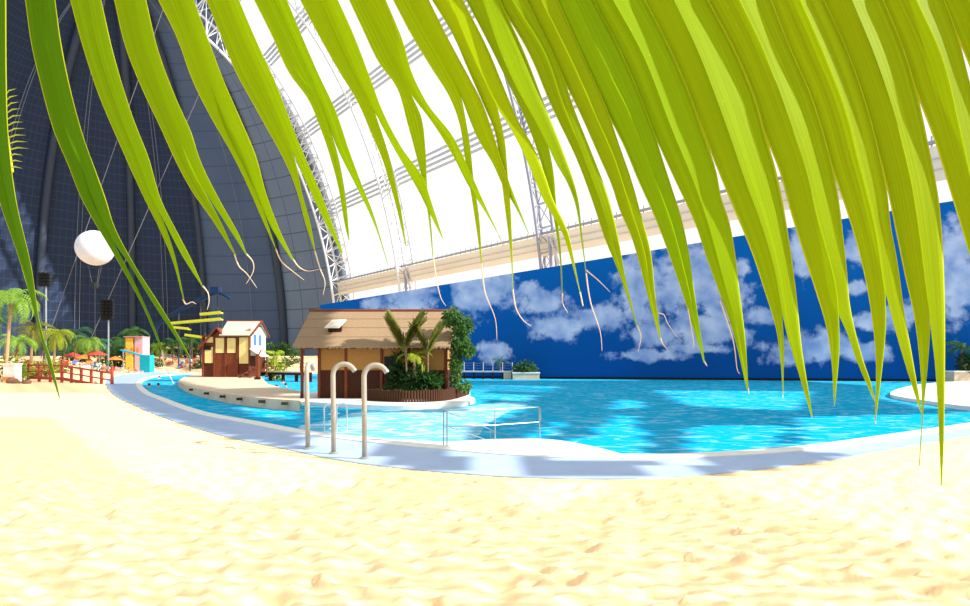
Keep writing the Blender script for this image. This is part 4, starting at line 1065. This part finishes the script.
# ------------------------------------------------------------------ people
def body_mesh(joints, bones, radii, name, mm, parent, sub=1):
    me = bpy.data.meshes.new(name); me.from_pydata([tuple(j) for j in joints], bones, []); me.update()
    o = bpy.data.objects.new(name, me); col.objects.link(o); o.parent = parent
    md = o.modifiers.new('skin', 'SKIN'); md.use_smooth_shade = True
    for i, r in enumerate(radii): me.skin_vertices[0].data[i].radius = (r, r)
    me.skin_vertices[0].data[0].use_root = True
    ss = o.modifiers.new('sub', 'SUBSURF'); ss.levels = sub; ss.render_levels = sub
    me.materials.append(mm); return o
def person(label, loc, rz, suit, pose='stand', group=None):
    t_ = thing('person', label, 'person', loc, rz, group)
    if pose == 'stand':
        J = [(0, 0, .95), (0, 0, 1.2), (0, 0, 1.42), (0, -.01, 1.52), (0, -.03, 1.64), (0, -.03, 1.74), (.19, 0, 1.40), (.24, .02, 1.12), (.25, -.06, .86), (-.19, 0, 1.40), (-.24, .02, 1.12), (-.22, -.08, .88),
             (.1, 0, .88), (.11, -.02, .5), (.12, .03, .08), (.12, -.12, .04), (-.1, 0, .88), (-.11, .03, .5), (-.12, .08, .08), (-.12, -.06, .04)]
        hip = .92
    elif pose == 'swim':
        J = [(0, .25, -.35), (0, .08, -.15), (0, 0, .02), (0, -.02, .10), (0, -.05, .21), (0, -.05, .31), (.2, -.02, -.02), (.36, -.2, -.1), (.42, -.42, -.06), (-.2, -.02, -.02), (-.36, -.2, -.1), (-.42, -.42, -.06),
             (.1, .35, -.45), (.12, .75, -.5), (.12, 1.1, -.52), (.12, 1.2, -.55), (-.1, .35, -.45), (-.12, .75, -.55), (-.12, 1.1, -.55), (-.12, 1.2, -.58)]
        hip = None
    else:
        J = [(0, .1, .14), (0, .16, .4), (0, .14, .64), (0, .12, .74), (0, .08, .86), (0, .08, .96), (.19, .14, .62), (.25, .2, .36), (.26, .28, .08), (-.19, .14, .62), (-.25, .2, .36), (-.26, .28, .08),
             (.1, .02, .13), (.13, -.36, .36), (.14, -.62, .07), (.14, -.74, .06), (-.1, .02, .13), (-.13, -.36, .30), (-.14, -.66, .07), (-.14, -.78, .06)]
        hip = .16
    E = [(0, 1), (1, 2), (2, 3), (3, 4), (4, 5), (2, 6), (6, 7), (7, 8), (2, 9), (9, 10), (10, 11), (0, 12), (12, 13), (13, 14), (14, 15), (0, 16), (16, 17), (17, 18), (18, 19)]
    rd = [.13, .115, .12, .055, .095, .075, .06, .045, .035, .06, .045, .035, .085, .06, .04, .035, .085, .06, .04, .035]
    body_mesh(J, E, rd, 'body', M['skin'], t_)
    h = Vector(J[4]); mb = MB(); mb.ball(h+Vector((0, .025, .05)), .112, 8); mb.build('hair', M['hair'], t_, True)
    p0 = Vector(J[0])
    mb = MB(); mb.tube([p0+Vector((0, 0, -.1)), p0+Vector((0, 0, .1))], [.165, .155], 10); mb.build('swimwear', M[suit], t_, True)
    return t_
pw = lambda px, py: G(px, py, WZ)
person('person swimming nearest the curved kerb of the left pool tip', pw(146.5, 387.5)+Vector((.2, 0, .02)), R(140), 'bluec', 'swim')
person('person swimming right of another swimmer in the left pool tip', pw(158, 387), R(90), 'red', 'swim')
person('person swimming farthest back in the left pool tip', pw(159, 378.5), R(60), 'pinkc', 'swim')
person('person bathing beside the footbridge, nearer the plank hut', pw(276, 388.5)+Vector((.3, -.8, 0)), R(60), 'red', 'swim')
person('person bathing between the two huts, nearest the thatched hut', pw(286, 387), R(-60), 'bluec', 'swim')
person('person bathing between the two huts, farther back by the footbridge piles', pw(283, 383), R(20), 'pinkc', 'swim')
pp_ = [(118, 104, 'sit', 'red', 'person sitting in red swimwear left of the turquoise slide'), (128, 101, 'sit', 'bluec', 'person sitting in blue swimwear below the turquoise slide'), (135, 102, 'sit', 'pinkc', 'person sitting in pink swimwear in front of the turquoise block'),
       (112, 100, 'stand', 'white', 'person standing in white swimwear right of the lamp mast'), (104, 88, 'stand', 'red', 'person standing in red swimwear at the right end of the railing'), (92, 90, 'stand', 'bluec', 'person standing in blue swimwear behind the railing right part'),
       (79, 88, 'sit', 'white', 'person sitting in white swimwear behind the railing middle'), (69, 90, 'stand', 'orange', 'person standing in orange swimwear behind the railing left part'), (166, 136, 'sit', 'red', 'person sitting in red swimwear beyond the pool end'),
       (173, 137, 'stand', 'bluec', 'person standing in blue swimwear beyond the pool end'), (185, 137, 'sit', 'pinkc', 'person sitting in pink swimwear near the plank hut'), (61, 86, 'stand', 'black', 'person standing in black swimwear beside the olive bush')]
for i, (px, Y, po, su, lab) in enumerate(pp_): person(lab, on_ground(px, Y), R(random.uniform(-60, 60)), su, po)

# ------------------------------------------------------------------ the close palm frond hanging across the top
TOPY = -72
def pinterp(rows, y):
    if y <= rows[0][0]:
        (a, b), (c, d) = rows[0], rows[1]; return b+(d-b)*(y-a)/(c-a)
    for (a, b), (c, d) in zip(rows, rows[1:]):
        if y <= c:
            t = (y-a)/(c-a); return b+(d-b)*t
    return rows[-1][1]
def smooth_rows(rows):                                # monotone resample so edges curve instead of kinking
    n = len(rows); ms = [(rows[i+1][1]-rows[i][1])/(rows[i+1][0]-rows[i][0]) for i in range(n-1)]
    tg = [ms[0]]+[(ms[i-1]+ms[i])/2 for i in range(1, n-1)]+[ms[-1]]
    out = []
    for i in range(n-1):
        (a, b), (c, d) = rows[i], rows[i+1]; h = c-a; k = max(1, int(h/6))
        for q in range(k):
            t = q/k; out.append((a+h*t, (2*t**3-3*t*t+1)*b+(t**3-2*t*t+t)*h*tg[i]+(-2*t**3+3*t*t)*d+(t**3-t*t)*h*tg[i+1]))
    out.append(rows[-1]); return out
# outline of each leaflet: left edge, crease, right edge and (where the tip is split) the inner edges of the two tongues, as (y, x)
LF = [
 dict(l=[(0,-35),(83,-25),(132,-17),(200,-1),(256,18),(315,35),(360,47),(398,59)], m=[(0,-12),(83,-8),(132,-4),(200,7),(256,24),(315,38),(360,49),(398,59.5)], r=[(0,6),(83,6.5),(132,8),(200,16),(266,31),(329,41),(360,51),(398,60)], c=(0.111,0.277,0.006)),
 dict(l=[(0,25),(43,31),(82,40),(132,54),(165,68),(200,82),(230,99),(266,120.5),(305,142),(352,162)], r=[(0,55),(43,61),(92,71),(139,84),(172,96),(200,106),(226,114),(266,135),(302,158),(335,178),(359,191)], m=[(0,43),(56,49),(115,64),(158,79),(198,91),(240,112)], lr=[(240,112),(272,129),(305,145),(342,160),(352,162.5)], rl=[(240,112),(264,129),(302,152),(332,172),(359,190.5)], c=(0.122,0.288,0.006)),
 dict(l=[(0,70),(46,82.5),(96,99),(135,115.5),(198,144),(226,158),(259,172),(299,183)], r=[(0,101),(56,114),(115,132),(158,148.5),(200,161),(232,177),(256,189.5),(287,203)], m=[(0,88),(56,99),(122,122),(178,145),(198,152)], lr=[(198,152),(226,165),(256,175),(299,184)], rl=[(198,152),(223,165),(259,184),(287,202.5)], c=(0.285,0.464,0.006)),
 dict(l=[(0,114),(46,125),(89,142),(127,160),(163,176.5),(193,193),(216,209.5),(254,234)], r=[(0,146),(50,158),(96,175),(132,191),(160,200),(199,219),(235,239),(255,247)], m=[(0,132),(53,145),(112,168),(165,191),(189,203)], lr=[(189,203),(216,218),(254,235.5)], rl=[(189,203),(219,223),(255,246)], c=(0.308,0.478,0.006)),
 dict(l=[(0,158),(36,176),(82,193),(115,209.5),(156,233),(189,249),(219,262),(249,275.5)], r=[(0,194),(43,209.5),(86,226),(120,241),(156,256),(193,266),(232,280.5),(260,294)], m=[(0,180),(40,193),(92,213),(132,226),(172,246),(212,264)], lr=[(212,264),(232,270.5),(249,276)], rl=[(212,264),(229,272),(260,292)], c=(0.356,0.529,0.006)),
 dict(l=[(0,206),(36,221),(73,236),(102,252),(129,267),(156,282),(186,295),(222,305),(251,314.5)], r=[(0,239),(40,256),(82.5,275.5),(120,290),(150,302),(196,322),(253,343)], m=[(0,224),(46,242.5),(86,262),(129,282)], lr=[(129,282),(160,295),(193,302),(222,310),(251,315.5)], rl=[(129,282),(169,300),(206,317),(253,341)], c=(0.370,0.542,0.006)),
 dict(l=[(0,254),(36,272),(73,289),(99,308),(122,318),(150,328),(186,338),(226,345),(240,348.5)], r=[(0,287),(36,302),(73,318),(109,335),(150,349),(180,360),(213,373),(246,383),(266,388.5)], m=[(0,274),(43,295),(79,312),(104,321)], lr=[(104,321),(150,336.5),(193,345),(240,349.5)], rl=[(104,321),(150,338),(180,353),(206,366),(229,376),(266,388)], c=(0.370,0.556,0.006)),
 dict(l=[(0,300),(36,319),(73,340),(99,356),(129,369.5),(162,383),(206,396),(246,405.5)], r=[(0,338),(33,353),(76,369.5),(112,383),(149,402.5),(176,422),(204,432),(238,443)], m=[(0,320),(46,340),(79,356),(115,376)], lr=[(115,376),(152,388),(176,394),(210,401),(246,406.5)], rl=[(115,376),(152,396),(190,418),(210,428),(238,442)], c=(0.386,0.556,0.006)),
 dict(l=[(0,349),(30,363),(63,379),(86,396),(122,407),(155,416),(183,423),(223,429),(257,432.5)], r=[(0,386),(40,402.5),(73,412),(106,429),(135,452),(168,468.5),(205,485),(236,499.5)], m=[(0,366),(33,383),(66,399),(96,412)], lr=[(96,412),(116,421),(150,425.5),(183,427),(223,431),(257,433.5)], rl=[(96,412),(122,432),(152,451),(185,468),(210,484),(236,499)], c=(0.386,0.556,0.006)),
 dict(l=[(0,393),(36,412),(69,432),(96,449),(122,459),(158,465),(200,472),(240,478),(264,481)], r=[(0,429),(40,449),(76,468.5),(102,482),(130,492),(165,503),(200,516),(236,530)], m=[(0,409),(30,426),(63,445),(99,462)], lr=[(99,462),(145,470),(183,474),(216,479),(264,482)], rl=[(99,462),(139,478),(162,492),(188,504),(206,515),(236,529.5)], c=(0.401,0.556,0.006)),
 dict(l=[(0,432),(33,452),(67,467),(108,485),(132,495),(160,499),(200,504),(259,511),(290,512.5)], r=[(0,463),(49,488),(85,503),(121,518.5),(150,535),(175,545),(199,553),(232,568),(260,574),(293,580.5)], m=[(0,450),(46,468.5),(82,485),(109,498)], lr=[(109,498),(142,505),(165,507),(200,510),(249,512.5),(290,513.2)], rl=[(109,498),(131,512),(150,522),(175,533),(199,543),(232,562),(260,571),(293,580)], c=(0.416,0.556,0.006)),
 dict(l=[(0,466),(49,491.5),(85,509),(116,524),(156,539),(190,548),(252,559),(294,562)], r=[(0,500),(51.5,524),(103,544),(156,565),(193,577),(232,582),(274,586.5)], m=[(0,483),(50,500),(86,516),(122,536),(148,549)], lr=[(148,549),(175,554),(200,556),(252,561),(294,562.8)], rl=[(148,549),(165,557),(180,566),(203,575),(246,582),(274,586)], c=(0.312,0.465,0.006)),
 dict(l=[(0,497),(51.5,528),(103,550),(160,577),(200,592),(239,605),(272,618.6),(312,632),(326,636.5)], r=[(0,527),(71,561),(111,575),(156,593),(196,608),(239,618.6),(275,625),(326,637.5)], m=[(0,513),(52,545),(103,563),(160,585),(200,600),(239,612),(275,622),(326,637)], c=(0.312,0.455,0.006)),
 dict(l=[(0,524),(71,559),(111,579),(156,599),(186,612),(211,620),(233,630),(266,640),(305,650),(338,659.5)], r=[(0,558),(60,585),(109,607),(144,619),(180,631.5),(216,641.5),(253,651),(289,654.6),(338,661)], m=[(0,542),(71,577),(111,594),(156,614),(186,624),(211,632),(253,645),(289,650),(338,660)], c=(0.337,0.475,0.006)),
 dict(l=[(0,554),(60,582),(109,605),(144,623),(180,638),(220,656),(256,669.5),(289,681),(335,695.5),(362,703.5)], r=[(0,594),(53,622),(132,654),(160,663),(191,673),(216,681),(253,689),(289,694),(322,699),(363,705)], m=[(0,575),(60,603),(109,628),(144,642),(180,656),(220,671),(256,681),(289,689),(335,698),(362,704)], c=(0.285,0.475,0.006)),
 dict(l=[(0,590),(53,619),(132,653),(180,675),(223,695),(259,707),(292,719),(328,732),(390,747)], r=[(0,646),(46,669.5),(96,691),(129,702.5),(170,716),(200,722),(220,729),(256,735.5),(295,740),(335,745),(390,748.5)], m=[(0,613),(53,642),(132,673),(180,693),(223,708),(259,718),(292,727),(328,737),(390,748)], c=(0.316,0.487,0.006)),
 dict(l=[(0,642),(46,666),(96,689),(129,702),(168,717),(213,735.5),(253,752),(292,765),(328,776),(365,781),(395,783)], r=[(0,709),(50,735.5),(96,755),(135,766),(178,778),(220,786),(259,792),(309,798),(345,801.5),(378,806.5),(418,813)], m=[(0,674),(50,697.5),(105,719),(150,735),(180,745),(226,762),(272,775),(312,782)], lr=[(312,782),(345,784),(370,783.8),(395,783.5)], rl=[(312,782),(338,788),(371,798),(418,812)], c=(0.335,0.487,0.006)),
 dict(l=[(0,704),(50,731),(96,752),(135,765),(170,779),(213,791),(252,803),(292,816),(325,826),(360,831.5),(406,834)], r=[(0,772),(46,790),(99,813),(168,833),(200,839),(242,844),(276,847.5),(305,850),(356,862),(383,871),(402,875.5)], m=[(0,740),(46,762),(115,788),(160,803),(223,819.5),(285,836),(315,839)], lr=[(315,839),(350,839.5),(386,836.5),(406,834.6)], rl=[(315,839),(335,848),(356,855),(389,869),(402,875)], c=(0.344,0.487,0.006)),
 dict(l=[(0,768),(46,787),(99,811),(168,832),(200,843),(246,857.5),(282,866),(318,872),(360,876),(422,875)], r=[(0,824.5),(46,846),(102,866),(160,881),(190,887),(226,891),(259,897),(315,905),(363,913.5),(413,922)], m=[(0,801),(50,823),(110,846),(160,859),(226,875.6),(292,885.5)], lr=[(292,885.5),(325,886),(353,884),(396,879),(422,875.6)], rl=[(292,885.5),(325,894),(363,905),(413,921)], c=(0.355,0.487,0.006)),
 dict(l=[(0,821),(46,843),(102,864),(160,880),(188,887),(236,897),(275,905),(315,914),(363,920),(406,922),(466,919)], r=[(0,884),(43,902),(84,915),(142,928),(200,939),(249,943),(308,945),(370,945),(436,944),(485,942)], m=[(0,852),(56,875),(119,896),(178,911),(223,918.5),(299,928)], lr=[(299,928),(330,930),(363,928),(406,924),(466,919.8)], rl=[(299,928),(330,931),(363,935),(429,939),(485,941)], c=(0.344,0.475,0.006)),
 dict(l=[(0,880),(43,899),(84,913),(139,934),(200,953),(239,965),(300,982),(380,1000),(440,1012)], r=[(0,945),(36,958),(82,970),(140,986),(220,1003),(300,1015),(380,1022),(440,1024)], m=[(0,917),(56,942),(132,961),(172,970),(240,986),(300,998),(380,1011),(440,1018)], c=(0.344,0.475,0.006)),
 dict(l=[(0,941),(36,957),(82,976),(140,998),(220,1022),(320,1050),(420,1068)], r=[(0,1000),(36,1013),(82,1028),(140,1044),(220,1060),(320,1074),(420,1076)], m=[(0,972),(36,986),(82,1002),(140,1022),(220,1042),(320,1063),(420,1072)], c=(0.335,0.475,0.006)),
]
# dry curled threads at the tips: leaflet index -> polylines in picture points
DRY = {1: [[(162,350),(164,362),(169,374),(174,384)]], 2: [[(183,299),(186,304),(192,302),(196,304)], [(203,286),(208,293),(209,302),(207,310)]], 3: [[(234.5,254),(239,266),(247,274),(257,288)], [(246.5,254),(253,262),(253,272),(246,284)]],
       4: [[(276,249),(282,262),(295,273),(304,280)], [(293,259),(299,267),(308,271),(320,269)]], 5: [[(315,251),(320,268),(325,282),(323,295)], [(342,252),(344,262)]], 8: [[(433,256),(437,282),(441,298),(446,306)], [(499,236),(503,246)]],
       9: [[(481.5,263),(485,292),(495,318),(497,340)]], 10: [[(512.8,289),(516,308),(523,320),(531,326)], [(580,292),(583,306),(581,300)]], 11: [[(562.3,293),(563,304),(568,313)], [(586,273),(590.5,302),(600,331),(602,351)], [(586,270),(598,280),(610,292)]],
       12: [[(637,325),(641,336),(638,352)]], 13: [[(660,337),(663,344),(668,350)], [(658,313),(664,315),(668,324),(678,338)]], 14: [[(704,361),(707,366)], [(687,300),(691,325),(694,344),(692,348)]], 15: [[(748,388),(749,394)], [(720,300),(733,340),(737,368),(740,374)]],
       16: [[(782.8,392),(783,398)]], 18: [[(875,420),(876,424)]]}
LY0 = .78                                               # metres from the lens to the rachis
def lp(px, py, dy=0.0): return A(px, py, LY0+.00012*(py+72)+dy)
fr = thing('palm_frond', 'close green palm frond with long hanging split leaflets across the top', 'palm frond', lp(480, TOPY))
fo = fr.location.copy()
mb = MB()
rp = [lp(x, TOPY-6-.00006*(x-480)**2) for x in range(-160, 1150, 60)]
mb.tube([v-fo for v in rp], [.017*(1-.45*i/21) for i in range(len(rp))], 10); mb.build('rachis', M['rachis'], fr, True)
def leaflet(i, d):
    sgn = 1 if i < 10 else -1
    yspl = d['lr'][0][0] if 'lr' in d else None
    def half(e_out, e_m, e_in, left):
        yend = e_out[-1][0]; so, sm = smooth_rows(e_out), smooth_rows(e_m); si = smooth_rows(e_in) if e_in else None
        yi = si[-1][0] if si else yend
        ys = [TOPY+(yend-TOPY)*k/72 for k in range(73)]
        out = []
        for y in ys:
            xo = pinterp(so, y); xm = pinterp(sm, y) if (si is None or y < yspl) else pinterp(si, min(y, yi))
            if y < -20:                                # leaflets narrow towards the rachis
                f = 1-.45*(min(1, (-20-y)/52)); c = pinterp(sm, y); xo = c+(xo-c)*f; xm = c+(xm-c)*f
            out.append((y, xo, xm))
        return out
    mb = MB(); uvs = []
    for left in (True, False):
        rows = half(d['l'] if left else d['r'], d['m'], d.get('lr' if left else 'rl'), left)
        vs = []; K = 5; uv_ = []
        for (y, xo, xm) in rows:
            w = abs(xm-xo); fade = 1.0
            for k in range(K):
                t = k/(K-1); x = xo+(xm-xo)*t
                fold = sgn*w*t*.4*LY0/F                 # crease set back or forward from the edges
                roll = (-.004 if not left else .004)      # right edges pass in front of the neighbour's left edge
                vs.append(lp(x, y, fold+roll*(1-t)+.0006*math.sin(y*.05+i))-fo); uv_.append((t*.5 if left else 1-t*.5, (y-TOPY)/480+i*1.37))
        n = len(rows)
        th = Vector((0, .0005, 0))
        N = len(vs); allv = vs+[v+th for v in vs]
        f1 = [(r*K+k, r*K+k+1, (r+1)*K+k+1, (r+1)*K+k) for r in range(n-1) for k in range(K-1)]
        f2 = [tuple(q+N for q in f[::-1]) for f in f1]
        rim = [(r*K, (r+1)*K, (r+1)*K+N, r*K+N) for r in range(n-1)]
        mb.add(allv, f1+f2+rim); uvs += uv_+uv_
    o = mb.build('leaflet', M['frond'], fr, True); o.color = (*d['c'], 1)
    ul = o.data.uv_layers.new(name='leaf')
    for l_ in o.data.loops: ul.data[l_.index].uv = uvs[l_.vertex_index]
    for pl in DRY.get(i, []):
        pts = spline([lp(x, y, .003)-fo for x, y in pl], 6); k = len(pts)
        MB().tube(pts, [.0011*(1-.75*q/(k-1)) for q in range(k)], 5).build('dry_tip', M['dry'], o, True)
    return o
for i, d in enumerate(LF): leaflet(i, d)

# smaller feathery frond tip seen behind the leftmost leaflet
f2b = A(9, 176, 1.5); f2 = thing('palm_frond', 'small yellow feathery frond tip behind the leftmost hanging leaflet', 'palm frond', f2b)
pts = spline([A(-4, 60, 1.5)-f2b, A(2, 90, 1.5)-f2b, A(6, 130, 1.5)-f2b, A(12, 172, 1.5)-f2b], 6)
MB().tube(pts, .004, 6).build('rachis', M['rachis'], f2)
for k in range(13):
    y0 = 96+k*6.0; x0 = 4+(y0-96)*.08; rise = 10-k*.9; ln = (13+k*.9) if k < 10 else 15-(k-9)*.5
    mb = MB(); a_, b_ = A(x0, y0, 1.5)-f2b, A(x0+ln, y0-max(-2, rise)*.75, 1.47)-f2b; mid = (a_+b_)/2+Vector((0, -.004, .003)); w = Vector((0, .0, .0016))
    mb.add([a_-w, a_+w, mid+w, mid-w, b_, a_-w+Vector((0, .001, 0)), a_+w+Vector((0, .001, 0)), mid+w+Vector((0, .001, 0)), mid-w+Vector((0, .001, 0))], [(0, 1, 2, 3), (3, 2, 4), (8, 7, 6, 5), (4, 7, 8)])
    o = mb.build('leaflet', M['green_yel'], f2)
